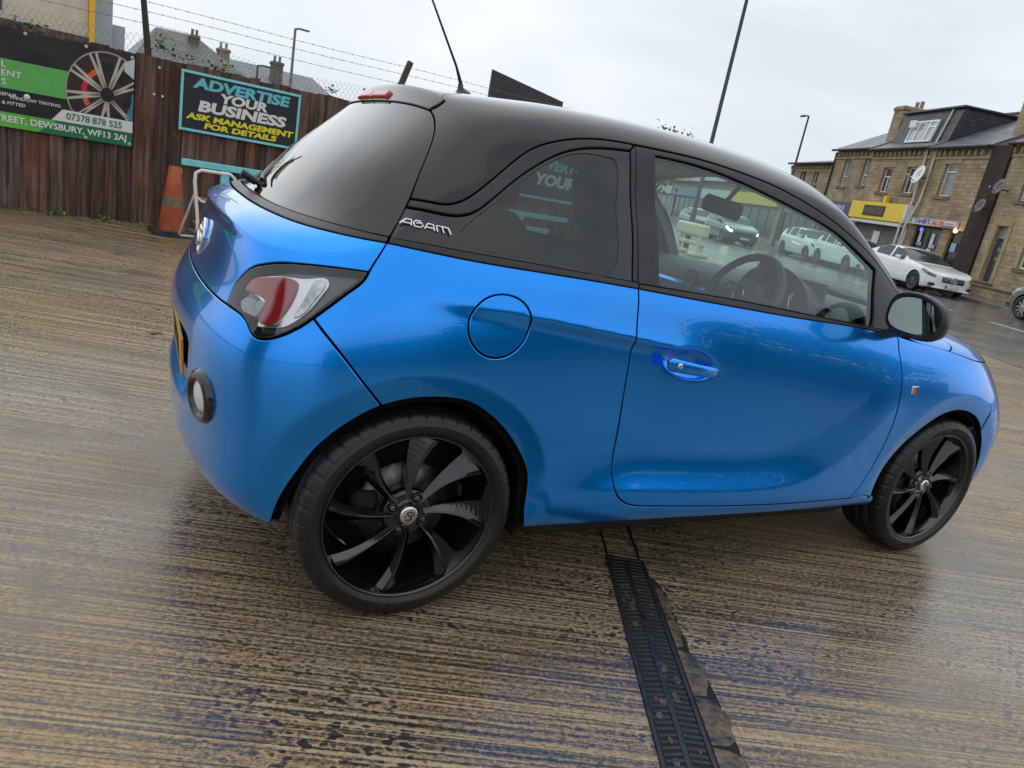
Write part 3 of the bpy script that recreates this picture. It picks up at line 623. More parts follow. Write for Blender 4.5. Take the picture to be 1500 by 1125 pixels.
# door handle with key cylinder, indicator, mirrors
def skin(u, v, h=0.0): P, n = uvp(np.array([u]), np.array([v]), h); return Vector(P[0]), Vector(n[0])
def frame_at(u, v, h=0.0):
    P, n = skin(u, v, h); P2, _ = skin(u+.01, v, h); x = (P2-P).normalized(); x = (x-n*x.dot(n)).normalized(); y = n.cross(x)
    m = Matrix((x, y, n)).transposed().to_4x4(); m.translation = P; return m
MIR = Matrix.Diagonal((1, -1, 1, 1))
def both(name, mb, mats, parents):
    o = mb.build(name, mats, parents[0]); me = o.data.copy(); me.transform(MIR); me.flip_normals()
    o2 = bpy.data.objects.new(name, me); COL.objects.link(o2); o2.parent = parents[1]; return o, o2
A0, _ = skin(1.850, .580); A1, _ = skin(2.070, .560)
hb = MB(); n = 16
pa = []; rr = []
for i in range(n+1):
    t_ = i/n; p = A0.lerp(A1, t_); y = -.857-.011*math.sin(math.pi*min(1, t_*1.1)) + (.012 if t_ > .93 else 0)
    pa.append((p.x, y, p.z-.002*t_)); rr.append((.0185-.005*t_)*(1 if 0 < i < n else .55))
vs = []; fs = []; m = 12
for i, (p, r) in enumerate(zip(pa, rr)):
    for k in range(m):
        a = 2*math.pi*k/m; ca, sa = math.cos(a), math.sin(a)
        vs.append((p[0], p[1]+.0085*abs(ca)**.7*(1 if ca > 0 else -1)*(r/.0150), p[2]+r*1.15*abs(sa)**.7*(1 if sa > 0 else -1)))
for i in range(n):
    for k in range(m): fs.append((i*m+k, (i+1)*m+k, (i+1)*m+(k+1) % m, i*m+(k+1) % m))
fs += [tuple(range(m))[::-1], tuple(n*m+k for k in range(m))]
hb.add(vs, fs, 0, True)
hd = both('door_handle', hb, M_paint, door)
kb = MB().lathe([(0, .003), (.006, .003), (.009, .001), (.0095, -.004)], 24, mat=Matrix.Translation((pa[2][0]+.010, pa[2][1]-.0108, pa[2][2]+.001)) @ Matrix.Rotation(R(90), 4, 'X'))
kb.build('key_cylinder', M_chrome, hd[0])
fm = frame_at(3.0962, .5465)
both('side_repeater', MB().bbox(-.020, .020, -.016, .016, -.004, .004, .003, mat=fm), M_chrome, (car, car))
both('repeater_lens', MB().bbox(-.016, -.001, -.011, .011, .003, .0055, .001, mat=fm), M_amber, (car, car))
# door mirror
mc = Vector((1.705, -.912, 1.025))
def mirror_shell():
    b = MB(); vs = []; fs = []; m = 28
    def ring(x, sy, sz, oy=0, oz=0):
        for k in range(m):
            a = 2*math.pi*k/m; ca, sa = math.cos(a), math.sin(a)
            yy = -abs(ca)**.72*(1 if ca > 0 else -1); zz = abs(sa)**.72*(1 if sa > 0 else -1)
            taper = 1.0-.10*(yy < 0)*abs(yy)
            vs.append((x, mc.y+oy+yy*sy, mc.z+oz+zz*sz*taper+.012*(yy < 0)*yy))
    for x, sy, sz, oy in ((1.704, .090, .062, 0), (1.698, .104, .074, 0), (1.704, .108, .078, 0), (1.725, .109, .079, 0), (1.750, .104, .075, .002), (1.775, .088, .064, .008), (1.79, .060, .045, .014), (1.795, .02, .015, .018)): ring(x, sy, sz, oy)
    for i in range(7):
        for k in range(m): fs.append((i*m+k, i*m+(k+1) % m, (i+1)*m+(k+1) % m, (i+1)*m+k))
    fs.append(tuple(7*m+k for k in range(m)))
    b.add(vs, fs, 0, True); return b
ms = both('door_mirror', mirror_shell(), M_trim, (car, car))
b = MB(); m = 28; vs = []
for k in range(m):
    a = 2*math.pi*k/m; ca, sa = math.cos(a), math.sin(a)
    yy = -abs(ca)**.72*(1 if ca > 0 else -1); zz = abs(sa)**.72*(1 if sa > 0 else -1); taper = 1.0-.10*(yy < 0)*abs(yy)
    vs.append((1.7005+.10*zz*.06-.14*yy*.088+.004, mc.y+yy*.088, mc.z+zz*.060*taper+.012*(yy < 0)*yy))
b.add(vs, [tuple(range(m))])
mg = both('mirror_glass', b, M_mirror, ms)
both('mirror_foot', MB().add([(1.73, -.85, .975), (1.80, -.85, .965), (1.80, -.765, .925), (1.72, -.765, .925), (1.73, -.85, .955), (1.80, -.85, .945), (1.80, -.765, .905), (1.72, -.765, .905)], [(0,1,2,3),(7,6,5,4),(0,4,5,1),(1,5,6,2),(2,6,7,3),(3,7,4,0)]), M_trim, ms)
# roof aerial, high brake lamp, wiper, washer strip
ab = MB().lathe([(.034, 0), (.030, .010), (.018, .018), (.010, .026), (.0075, .040)], 24, mat=Matrix.Translation((.29, 0, 1.457)) @ Matrix.Rotation(R(-18), 4, 'Y'))
at = ab.build('aerial_base', M_trim, car)
pts = [(.285, 0, 1.485), (.255, 0, 1.545), (.137, 0, 1.725), (.06, 0, 1.845)]
MB().tube(pts, [.0075, .0045, .0034, .0026], 8).build('aerial_rod', M_trim, at)
hx = MB(); q = []
for i in range(160):
    t_ = i/159; p = Vector(pts[1]).lerp(Vector(pts[3]), t_); a = t_*2*math.pi*22; q.append((p.x+.0034*math.cos(a), p.y+.0034*math.sin(a), p.z))
hx.tube(q, .0010, 5).build('aerial_winding', M_trim, at)
def strip_on_skin(name, u0, u1, v0, v1, h, m, parent, nu=12, nv=3, thick=.006):
    vs = []; fs = []
    U = np.linspace(u0, u1, nu); V = np.linspace(v0, v1, nv)
    for hh in (h, h-thick):
        for v in V:
            P, _ = uvp(U, np.full_like(U, v), hh); vs += [tuple(p) for p in P]
    def id_(l, j, i): return l*nu*nv+j*nu+i
    for j in range(nv-1):
        for i in range(nu-1): fs.append((id_(0,j,i), id_(0,j,i+1), id_(0,j+1,i+1), id_(0,j+1,i)))
    for i in range(nu-1): fs.append((id_(1,0,i), id_(1,0,i+1), id_(0,0,i+1), id_(0,0,i))); fs.append((id_(0,nv-1,i), id_(0,nv-1,i+1), id_(1,nv-1,i+1), id_(1,nv-1,i)))
    for j in range(nv-1): fs.append((id_(1,j,0), id_(0,j,0), id_(0,j+1,0), id_(1,j+1,0))); fs.append((id_(0,j,nu-1), id_(1,j,nu-1), id_(1,j+1,nu-1), id_(0,j+1,nu-1)))
    b = MB().add(vs, fs, 0, True); b.add([(x, -y, z) for x, y, z in vs], [f[::-1] for f in fs], 0, True)
    return b.build(name, m, parent)
strip_on_skin('high_brake_lamp', 0, .20, 1.404, 1.452, .014, mat('brake_lens', (.50, .008, .02), .18, 0, .4, .3), car, thick=.012)
# number plate in its recess, round lamp in the bumper, badge on the tailgate
pl = empty('number_plate'); pl.parent = car
M_pl = Matrix.Translation((-.551, 0, .556)) @ Matrix.Rotation(R(-90), 4, 'Z') @ Matrix.Rotation(R(90+4), 4, 'X')
MB().bbox(-.26, .26, -.0555, .0555, -.006, .003, .002, mat=M_pl).build('plate', M_plate, pl)
put_text('YB17 NRA', 'plate_lettering', pl, M_ink, M_pl @ Matrix.Translation((0, 0, .0034)), size=.098, bold=.018, extrude=.0008, sx=.86)
for s in (1, -1):
    Pn, nn = skin(.522, .338, 0); P = Vector((Pn.x, Pn.y*s, Pn.z)); nv = Vector((nn.x, nn.y*s, nn.z))
    rot = nv.to_track_quat('Z', 'Y').to_matrix().to_4x4(); rot.translation = P
    fl = MB().lathe([(.0, -.030), (.040, -.030), (.046, -.004), (.050, .012), (.060, .016), (.070, .010), (.075, -.004), (.075, -.03)], 40, mat=rot @ Matrix.Diagonal((1, 1, 1, 1))).build('rear_fog_lamp', M_gloss, car)
    MB().lathe([(.0, .012), (.030, .009), (.0475, .002), (.0480, -.02)], 40, mat=rot).build('fog_lens', M_white if s == 1 else M_red, fl)
bm = frame_at(.0005, .668, .003); bm.translation = Vector((bm.translation.x, 0, bm.translation.z))
bx = Vector((0, -1, 0)); bn = Vector((-.955, 0, .12)).normalized(); by = bn.cross(bx)
bm = Matrix((bx, by, bn)).transposed().to_4x4(); P, _ = skin(.0005, .668); bm.translation = Vector((P.x-.004, 0, P.z))
bg_ = MB().lathe([(.056, -.006), (.0595, .002), (.0575, .007), (.052, .007), (.049, .002), (.0, .001)], 48, mat=bm).build('tailgate_badge', M_chrome, car)
em = MB().tube([(-.034, -.018, .006), (-.012, -.028, .008), (.012, -.022, .009), (.016, -.006, .010), (-.006, .004, .010), (-.016, .018, .009), (.004, .030, .008), (.030, .022, .006)], [.004, .007, .008, .007, .007, .008, .007, .003], 8, mat=bm)
em.tube([(.014, .010, .008), (.032, .004, .007), (.038, -.012, .005)], [.004, .005, .002], 8, mat=bm); em.build('badge_emblem', M_chrome, bg_)
# model script on the rear pillar
fa, _ = skin(.890, .9573, .001); fb, _ = skin(1.060, .9570, .001); xx = (fb-fa).normalized(); _, nn = skin(.985, .957); yy = nn.cross(xx).normalized(); nn = xx.cross(yy)
bmx = Matrix((xx, yy, nn)).transposed().to_4x4(); bmx.translation = (fa+fb)/2+nn*.004
tb = MB(); w_ = .0026
def st(p, r=w_): tb.tube([((x*.00078-y*.00020), y*.00085, 0.0) for x, y in p], r, 6, mat=bmx)
st([(-84, -9), (-62, 9), (-44, 9), (-47, -9)]); st([(-76, -3), (-47, -3)])                       # A
st([(-14, 10), (-30, 10), (-38, 3), (-36, -8), (-18, -9), (-8, -2), (-12, 6), (-30, 2)])         # d
st([(-4, -9), (8, 9), (26, 9), (28, -9)]); st([(4, -3), (27, -3)])                                # A
st([(38, -9), (36, 9), (54, 9), (58, -9)]); st([(54, 9), (74, 9), (82, -9)])                      # M
tb.build('model_script', M_chrome, car)
# rear wiper
wb = MB().tube([(-.395, 0, 1.088), (-.350, 0, 1.066)], .0125, 12).tube([(-.350, 0, 1.066), (-.337, 0, 1.060)], .0085, 12).tube([(-.337, 0, 1.060), (-.305, 0, 1.045)], .0115, 12).build('wiper_pivot', M_trim, car)
MB().tube([(-.335, .0, 1.075), (-.315, .12, 1.085), (-.255, .30, 1.125)], [.008, .006, .004], 8).tube([(-.335, .05, 1.064), (-.20, .36, 1.175)], .004, 6).build('wiper_arm', M_trim, wb)
# ---------------------------------------------------------------- cabin
cab = MB().bbox(.20, 1.95, -.70, .70, .27, .34, .02).build('cabin_floor', M_int, car)
def seat(x, y, rear=False):
    s_ = empty('seat'); s_.parent = car; s_.location = (x, y, .34)
    w = .25
    MB().bbox(-.25, .27, -w, w, .0, .20, .05).bbox(-.23, .27, -w-.02, -w+.06, .02, .24, .02).bbox(-.23, .27, w-.06, w+.02, .02, .24, .02).build('seat_cushion', M_seat, s_)
    T = Matrix.Translation((-.22, 0, .18)) @ Matrix.Rotation(R(-20), 4, 'Y')
    bk = MB(); vs = []; fs = []; rows = [(0, .24, .10), (.12, .255, .12), (.30, .25, .11), (.45, .22, .09), (.56, .17, .07), (.60, .10, .04)]; m = 16
    for z, hw, ht in rows:
        for k in range(m):
            a = 2*math.pi*k/m; ca, sa = math.cos(a), math.sin(a)
            vs.append((ht*.5*abs(sa)**.6*(1 if sa > 0 else -1), hw*abs(ca)**.6*(1 if ca > 0 else -1), z))
    for i in range(len(rows)-1):
        for k in range(m): fs.append((i*m+k, i*m+(k+1) % m, (i+1)*m+(k+1) % m, (i+1)*m+k))
    fs.append(tuple((len(rows)-1)*m+k for k in range(m)))
    bk.add(vs, fs, 0, True, T).build('seat_back', M_seat, s_)
    hr = MB(); vs = []; fs = []; rows = [(.62, .08, .06), (.66, .125, .10), (.74, .135, .11), (.81, .115, .09), (.84, .06, .04)]
    for z, hw, ht in rows:
        for k in range(m):
            a = 2*math.pi*k/m; ca, sa = math.cos(a), math.sin(a)
            vs.append((ht*.5*abs(sa)**.6*(1 if sa > 0 else -1), hw*abs(ca)**.6*(1 if ca > 0 else -1), z))
    for i in range(len(rows)-1):
        for k in range(m): fs.append((i*m+k, i*m+(k+1) % m, (i+1)*m+(k+1) % m, (i+1)*m+k))
    fs += [tuple((len(rows)-1)*m+k for k in range(m)), tuple(range(m))[::-1]]
    hr.add(vs, fs, 0, True, T); hr.tube([(0, -.05, .56), (0, -.05, .66)], .006, 6, mat=T).tube([(0, .05, .56), (0, .05, .66)], .006, 6, mat=T); hr.build('headrest', M_seat, s_)
seat(1.16, -.36); seat(1.12, .36)
rs = empty('rear_seat'); rs.parent = car
MB().bbox(.16, .58, -.60, .60, .34, .52, .05).build('seat_cushion', M_seat, rs)
MB().bbox(-.06, .08, -.58, .58, 0, .50, .05, mat=Matrix.Translation((.13, 0, .46)) @ Matrix.Rotation(R(-18), 4, 'Y')).build('seat_back', M_seat, rs)
for y in (-.30, .30): MB().bbox(-.04, .05, -.12, .12, .50, .66, .035, mat=Matrix.Translation((.11, y, .46)) @ Matrix.Rotation(R(-18), 4, 'Y')).build('headrest', M_seat, rs)
MB().bbox(-.36, .02, -.60, .60, .86, .89, .01).build('parcel_shelf', M_int, car)
# dashboard
d_prof = [(2.16, .93), (1.98, .985), (1.80, .985), (1.70, .955), (1.665, .90), (1.69, .80), (1.72, .66), (1.80, .60), (2.16, .60)]
db = MB(); n = len(d_prof); ys = np.linspace(-.69, .69, 15); vs = []; fs = []
for y in ys:
    c = .02*(1-(y/.69)**2)
    vs += [(x+.5*c, y, z+c*.4) for x, z in d_prof]
for i in range(len(ys)-1):
    for j in range(n-1): fs.append((i*n+j, (i+1)*n+j, (i+1)*n+j+1, i*n+j+1))
db.add(vs, fs, 0, True).build('dashboard', M_int, car); dash = car.children[-1]
MB().bbox(1.655, 1.70, -.02, .62, .83, .90, .012).build('dash_panel', M_paint, car)
for y in (.20, -.06, -.58, .60):
    MB().lathe([(.030, .0), (.042, .004), (.050, .0), (.052, -.012)], 28, mat=Matrix.Translation((1.66, y, .925)) @ Matrix.Rotation(R(-80), 4, 'Y')).build('air_vent', M_trim, car)
ch = MB(); vs = []; fs = []
for i, x in enumerate((1.60, 1.66, 1.74, 1.84, 1.92)):
    for k in range(13):
        a = math.pi*k/12; vs.append((x, -.36+(.20-.01*i)*math.cos(a), .93+(.155-.028*i)*math.sin(a)))
for i in range(4):
    for k in range(12): fs.append((i*13+k, i*13+k+1, (i+1)*13+k+1, (i+1)*13+k))
ch.add(vs, fs, 0, True); ch.box(1.70, 1.71, -.53, -.19, .88, 1.05); ch.build('instrument_hood', M_int, car)
for y in (-.44, -.28): MB().lathe([(.050, 0), (.058, .006), (.062, 0)], 32, mat=Matrix.Translation((1.69, y, .97)) @ Matrix.Rotation(R(-75), 4, 'Y')).build('gauge_ring', M_chrome, car)
sw = empty('steering_wheel'); sw.parent = car
SW = Matrix.Translation((1.44, -.36, .945)) @ Matrix.Rotation(R(-64), 4, 'Y')
MB().tube([(.178*math.cos(2*math.pi*k/40), .178*math.sin(2*math.pi*k/40), 0) for k in range(41)], .0155, 10, cap=False, mat=SW).build('rim', M_int, sw)
MB().lathe([(0, .012), (.05, .010), (.078, .0), (.08, -.03), (0, -.03)], 32, mat=SW).build('hub', M_int, sw)
for a in (0, 180, 270): MB().bbox(.06, .17, -.022, .022, -.016, -.004, .004, mat=SW @ Matrix.Rotation(R(a+90), 4, 'Z')).build('spoke', M_int, sw)
MB().lathe([(.020, .0125), (.026, .015), (.030, .0125)], 28, mat=SW).build('wheel_emblem', M_chrome, sw)
MB().tube([(1.44, -.36, .94), (1.70, -.36, .84)], .05, 12).build('steering_column', M_int, car)
rm = MB().bbox(-.012, .020, -.125, .125, -.037, .037, .016, mat=Matrix.Translation((1.555, 0, 1.268)) @ Matrix.Rotation(R(6), 4, 'X')).tube([(1.57, 0, 1.29), (1.63, 0, 1.365)], .010, 8).build('interior_mirror', M_int, car)
# headlining under the roof, pillar trims, inner door cards, front bulkhead
def skin_patch(name, u0, u1, v0, v1, h, m, nu, nv):
    U = np.linspace(u0, u1, nu); V = np.linspace(v0, v1, nv); vs = []; fs = []
    for v in V:
        P, _ = uvp(U, np.full_like(U, v), h); vs += [tuple(p) for p in P]
    for j in range(nv-1):
        for i in range(nu-1): fs.append((j*nu+i, (j+1)*nu+i, (j+1)*nu+i+1, j*nu+i+1))
    MB().add(vs, fs, 0, True).build(name, m, car)
    return MB().add([(x, -y, z) for x, y, z in vs], [f[::-1] for f in fs], 0, True).build(name, m, car)
skin_patch('headlining', 0, UMAX, 1.46, VMAX, -.035, M_intl, 60, 14)
skin_patch('pillar_trim', 3.085, 3.19, .90, 1.42, -.03, M_intl, 4, 16)
skin_patch('pillar_trim', 1.655, 1.835, .90, 1.42, -.035, M_int, 6, 16)
skin_patch('pillar_trim', .78, 1.10, .90, 1.42, -.04, M_int, 8, 16)
skin_patch('door_card', 1.56, 3.02, .12, .885, -.06, M_int, 40, 16)
skin_patch('tail_inner', 0, .74, .10, .86, -.05, M_int, 24, 12)
MB().box(2.10, 2.14, -.66, .66, .30, .93).build('bulkhead', M_int, car)
# ================================================================== the yard: wet brushed concrete
def wet_concrete():
    m = mat('wet_brushed_concrete', (.2, .15, .09), .5); t, b, L = nodes(m)
    tc = N(t, 'ShaderNodeTexCoord'); rot = N(t, 'ShaderNodeMapping'); rot.inputs['Rotation'].default_value = (0, 0, R(23.5))
    L(tc.outputs['Object'], rot.inputs[0])
    def noise(sx, sy, scale=1.0, det=4.0, rough=.55, dist=0.0):
        mp = N(t, 'ShaderNodeMapping'); mp.inputs['Scale'].default_value = (sx, sy, 1); L(rot.outputs[0], mp.inputs[0])
        n = N(t, 'ShaderNodeTexNoise', i_Scale=scale, i_Detail=det, i_Roughness=rough, i_Distortion=dist); L(mp.outputs[0], n.inputs['Vector']); return n.outputs['Fac']
    def math_(op, a, b_=None, c=None):
        n = N(t, 'ShaderNodeMath', operation=op)
        for i, x in enumerate((a, b_, c)):
            if x is None: continue
            if isinstance(x, (int, float)): n.inputs[i].default_value = x
            else: L(x, n.inputs[i])
        return n.outputs[0]
    def ramp(x, stops, interp='LINEAR'):
        r = N(t, 'ShaderNodeValToRGB'); r.color_ramp.interpolation = interp; e = r.color_ramp.elements
        while len(e) < len(stops): e.new(.5)
        for k, (p, c) in enumerate(stops): e[k].position = p; e[k].color = (*c, 1) if hasattr(c, '__len__') else (c, c, c, 1)
        L(x, r.inputs[0]); return r.outputs[0]
    def mixc(f, a, b_, mode='MIX'):
        n = N(t, 'ShaderNodeMix', data_type='RGBA', blend_type=mode)
        if isinstance(f, (int, float)): n.inputs[0].default_value = f
        else: L(f, n.inputs[0])
        for i, x in ((6, a), (7, b_)):
            if hasattr(x, 'links'): L(x, n.inputs[i])
            else: n.inputs[i].default_value = (*x, 1)
        return n.outputs[2]
    g1 = noise(.5, 112, 1, 3, .5, 0); g2 = noise(1.4, 235, 1, 4, .6, 0); med = noise(.25, 30, 1, 3, .5, 0); big = noise(.55, .9, 1, 5, .55); grit = noise(120, 150, 1, 5, .65); crumb = noise(62, 92, 1, 5, .72, .3); patch = noise(2.1, 2.7, 1, 7, .68, .3); blot = noise(7, 9, 1, 5, .6)
    vo = N(t, 'ShaderNodeTexVoronoi', i_Scale=46.0, feature='SMOOTH_F1'); vmp = N(t, 'ShaderNodeMapping'); vmp.inputs['Scale'].default_value = (.8, 1.3, 1); vd = N(t, 'ShaderNodeVectorMath', operation='ADD')
    L(rot.outputs[0], vmp.inputs[0]); L(vmp.outputs[0], vo.inputs['Vector'])
    pit_mask = math_('MULTIPLY', ramp(noise(.9, 1.3, 1.3, 3, .5), [(.42, 0.0), (.56, 1.0)]), ramp(blot, [(.36, 0.0), (.50, 1.0)]))
    pit = math_('MULTIPLY', ramp(vo.outputs['Distance'], [(.10, 1.0), (.24, .75), (.34, 0.0)]), pit_mask)
    rim_ = math_('MULTIPLY', ramp(vo.outputs['Distance'], [(.26, 0.0), (.36, 1.0), (.50, 0.0)]), pit_mask)
    def c0(x, k): return math_('MULTIPLY', math_('SUBTRACT', x, .5), k)
    h = math_('ADD', c0(g1, 1.45), c0(g2, 1.15)); h = math_('ADD', h, c0(med, .5)); h = math_('ADD', h, c0(crumb, 1.35)); h = math_('ADD', h, c0(grit, .75)); h = math_('ADD', h, .5)
    h = math_('SUBTRACT', h, math_('MULTIPLY', pit, .42)); h = math_('ADD', h, math_('MULTIPLY', rim_, .16))
    stone = ramp(h, [(.18, (.008, .006, .004)), (.34, (.030, .020, .010)), (.455, (.21, .128, .052)), (.61, (.44, .290, .132)), (.86, (.60, .46, .28))])
    grey = ramp(h, [(.18, (.016, .014, .011)), (.34, (.058, .048, .036)), (.49, (.235, .182, .126)), (.80, (.47, .395, .305))])
    col = mixc(ramp(big, [(.42, 0.0), (.68, .85)]), stone, grey)
    col = mixc(ramp(patch, [(.55, 0.0), (.70, .70)]), col, (.042, .033, .024))
    rust = ramp(noise(1.1, 1.1, 2.2, 4, .6), [(.66, 0.0), (.80, .30)]); col = mixc(rust, col, (.17, .075, .03))
    L(col, b.inputs['Base Color'])
    bp = N(t, 'ShaderNodeBump', i_Strength=1.0, i_Distance=.0055); L(h, bp.inputs['Height']); L(bp.outputs[0], b.inputs['Normal'])
    low = ramp(h, [(.36, 1.0), (.66, .22)]); area = ramp(math_('ADD', math_('MULTIPLY', big, .5), math_('MULTIPLY', patch, .5)), [(.34, .55), (.52, 1.0)])
    film = ramp(noise(.45, .75, 1.2, 4, .5), [(.50, 0.0), (.64, .85)])
    L(math_('MAXIMUM', math_('MULTIPLY', low, area), math_('MULTIPLY', film, .9)), b.inputs['Coat Weight']); b.inputs['Coat IOR'].default_value = 1.80
    b.inputs['Coat Roughness'].default_value = .15
    cbp = N(t, 'ShaderNodeBump', i_Strength=1.0, i_Distance=.0016); hs_ = math_('ADD', c0(g1, .7), math_('ADD', c0(med, .7), c0(crumb, .4))); L(hs_, cbp.inputs['Height']); L(cbp.outputs[0], b.inputs['Coat Normal'])
    L(ramp(h, [(.3, .28), (.7, .55)]), b.inputs['Roughness']); b.inputs['Specular IOR Level'].default_value = .5
    return m
def wet_asphalt(name, c0, c1, rough=(.16, .42), sc=1.0):
    m = noisy(name, c0, c1, 1.1*sc, rough, .0012, stretch=(1, 1, 1), bscale=160*sc, spec=.8); return m
DV = Vector((.389, .921, 0)).normalized(); NV = Vector((DV.y, -DV.x, 0))
def st_pt(s, off, z=0.0): p = DV*s+NV*off; return (p.x, p.y, z)
SRZ = math.atan2(-DV.y, -DV.x)                   # street frame: local x = -s (to the right), local y = away over the road
M_conc = wet_concrete(); M_asph = wet_asphalt('wet_asphalt', (.075, .076, .078), (.135, .135, .137), (.10, .30)); M_foot = wet_asphalt('wet_footway', (.055, .050, .046), (.115, .105, .096))
M_earth = noisy('earth_and_scrub', (.045, .045, .028), (.10, .09, .06), 1.5, (.8, .95), .01)
tag(MB().add([(-400, -400, -.05), (400, -400, -.05), (400, 400, -.05), (-400, 400, -.05)], [(0, 1, 2, 3)]).build('ground', M_earth), kind='structure')
# yard slab: reaches from far behind the viewer to the back of the footway
a, b_ = st_pt(60, 8.3), st_pt(-40, 8.3); c, d_ = st_pt(-40, -30), st_pt(60, -30)
tag(MB().add([a[:2]+(0.,), b_[:2]+(0.,), c[:2]+(0.,), d_[:2]+(0.,)], [(3, 2, 1, 0)]).build('yard', M_conc), kind='structure')
def band(name, o0, o1, z, m, s0=-40, s1=160, zb=None):
    p = [st_pt(s0, o0, z), st_pt(s1, o0, z), st_pt(s1, o1, z), st_pt(s0, o1, z)]; b = MB().add(p, [(3, 2, 1, 0)])
    if zb is not None:
        q = [st_pt(s0, o0, zb), st_pt(s1, o0, zb)]; b.add([p[0], p[1], q[1], q[0]], [(0, 1, 2, 3)])
    return tag(b.build(name, m), kind='structure')
band('footway', 8.3, 9.7, .004, M_foot); band('road', 9.7, 18.45, -.012, M_asph); band('pavement', 18.55, 21.6, .11, noisy('wet_paving', (.10, .065, .052), (.17, .12, .10), 3, (.2, .45), .003, bscale=60))
M_kerb = noisy('kerb_stone', (.13, .13, .125), (.24, .235, .22), 5, (.35, .6), .002)
kb = empty('kerb'); tag(kb, kind='structure')
me = None
for i in range(60):
    s = 8+i*.915
    if me is None: o = MB().bbox(-.455, .455, -.06, .06, -.05, .118, .012).build('kerb_stone', M_kerb, kb); me = o.data
    else: o = bpy.data.objects.new('kerb_stone', me); COL.objects.link(o); o.parent = kb
    o.location = st_pt(s, 18.5); o.rotation_euler = (0, 0, SRZ)
M_line = noisy('worn_white_paint', (.30, .30, .29), (.72, .72, .70), 9, (.35, .6), 0, lo=.30, hi=.5)
mk = empty('road_marking'); tag(mk, kind='structure')
for s0, s1 in ((8.2, 10.2), (11.8, 13.85), (15.3, 17.3), (19, 21), (22.6, 24.6), (26.2, 28.2), (30, 32), (34, 36)):
    MB().add([st_pt(s0, 13.38, -.007), st_pt(s1, 13.38, -.007), st_pt(s1, 13.49, -.007), st_pt(s0, 13.49, -.007)], [(3, 2, 1, 0)]).build('dash', M_line, mk)
# drain channel running out from under the car
dch = empty('drain_channel', (.907, -.682, 0), math.atan2(-.845, -.41)); tag(dch, 'black cast iron drain grating running out from beneath the car', 'drain')
M_iron = noisy('wet_cast_iron', (.010, .010, .011), (.030, .029, .028), 30, (.22, .5), .001, metal=.0, bscale=200)
M_pit = mat('drain_dark', (.004, .004, .004), .8)
LEN = 1.75
MB().add([(-.0, -.066, .0008), (LEN, -.066, .0008), (LEN, .066, .0008), (0, .066, .0008)], [(0, 1, 2, 3)]).build('channel', M_pit, dch)
for y0, y1 in ((-.072, -.058), (.058, .072)): MB().bbox(-.006, LEN, y0, y1, -.01, .0050, .002).build('rail', M_iron, dch)
MB().bbox(-.004, LEN, -.008, .008, -.01, .0036, .0015).build('rail', M_iron, dch); MB().bbox(-.012, .004, -.058, .058, -.01, .0045, .0015).build('rail', M_iron, dch)
o1 = MB().bbox(-.0048, .0048, .008, .058, -.01, .0034, .001).build('bar', M_iron, dch); o2 = MB().bbox(-.0048, .0048, -.058, -.008, -.01, .0034, .001, mat=Matrix.Rotation(R(0), 4, 'Z')).build('bar', M_iron, dch)
o1.location.x = .02; o2.location.x = .02; o2.rotation_euler.z = R(12)
for i in range(1, 84):
    for q in (o1, o2):
        c = bpy.data.objects.new('bar', q.data); COL.objects.link(c); c.parent = dch; c.location = (.02+i*.0205, 0, random.uniform(-.0016, .0004)); c.rotation_euler.z = (R(12) if q is o2 else 0)+random.uniform(-.03, .03)
# concrete bed along the drain and the broken tarmac seam beside it
M_tar = noisy('broken_tarmac', (.020, .019, .018), (.17, .125, .075), 22, (.2, .55), .006, bscale=55)
seam = empty('tarmac_seam', dch.location, dch.rotation_euler.z); tag(seam, 'crumbling dark tarmac seam along the right side of the drain grating', 'tarmac patch')
px = .16; random.seed(11)
side = 1
while px < LEN:
    ln = random.uniform(.10, .22); w0 = .016+.050*min(1, px/.8)+random.uniform(-.010, .016); poly = [(px+.004, .077), (px+ln-.004, .077)]
    n = 7
    for i in range(n+1):
        q = 1-i/n; poly.append((px+.006+(ln-.012)*q+random.uniform(-.006, .006), .077+w0*(.75+.35*math.sin(math.pi*q))+random.uniform(-.006, .008)))
    MB().prism(poly, -.002, random.uniform(.0018, .0045)).build('tarmac_piece', M_tar, seam); px += ln
MB().prism([(.10, .074)]+[(.10+(LEN-.1)*i/30, .074+.018+.058*min(1, i/14)+random.uniform(-.010, .010)) for i in range(31)]+[(LEN, .074)], -.004, .0009).build('seam_bed', M_pit, seam)
for y0 in (-.070, .050): MB().prism([(-1.9, y0)]+[(-1.9+1.88*i/24, y0+random.uniform(-.004, .004)) for i in range(25)]+[(-.02, y0+.016)]+[(-.02-1.88*i/24, y0+.014+random.uniform(-.005, .005)) for i in range(25)], -.004, .0007).build('slab_joint', M_pit, dch)
M_silt = noisy('drain_silt', (.03, .024, .018), (.12, .09, .06), 60, (.4, .7), .002)
for i in range(60):
    x = random.uniform(.05, LEN); y = random.choice((-.034, .0, .03))+random.uniform(-.018, .018); q = random.uniform(.004, .013)
    MB().prism([(x+q*1.6*math.cos(a)*random.uniform(.6, 1.2), y+q*math.sin(a)*random.uniform(.6, 1.2)) for a in np.linspace(0, 5.4, 7)], .0005, random.uniform(.002, .0042)).build('silt', M_silt, dch)
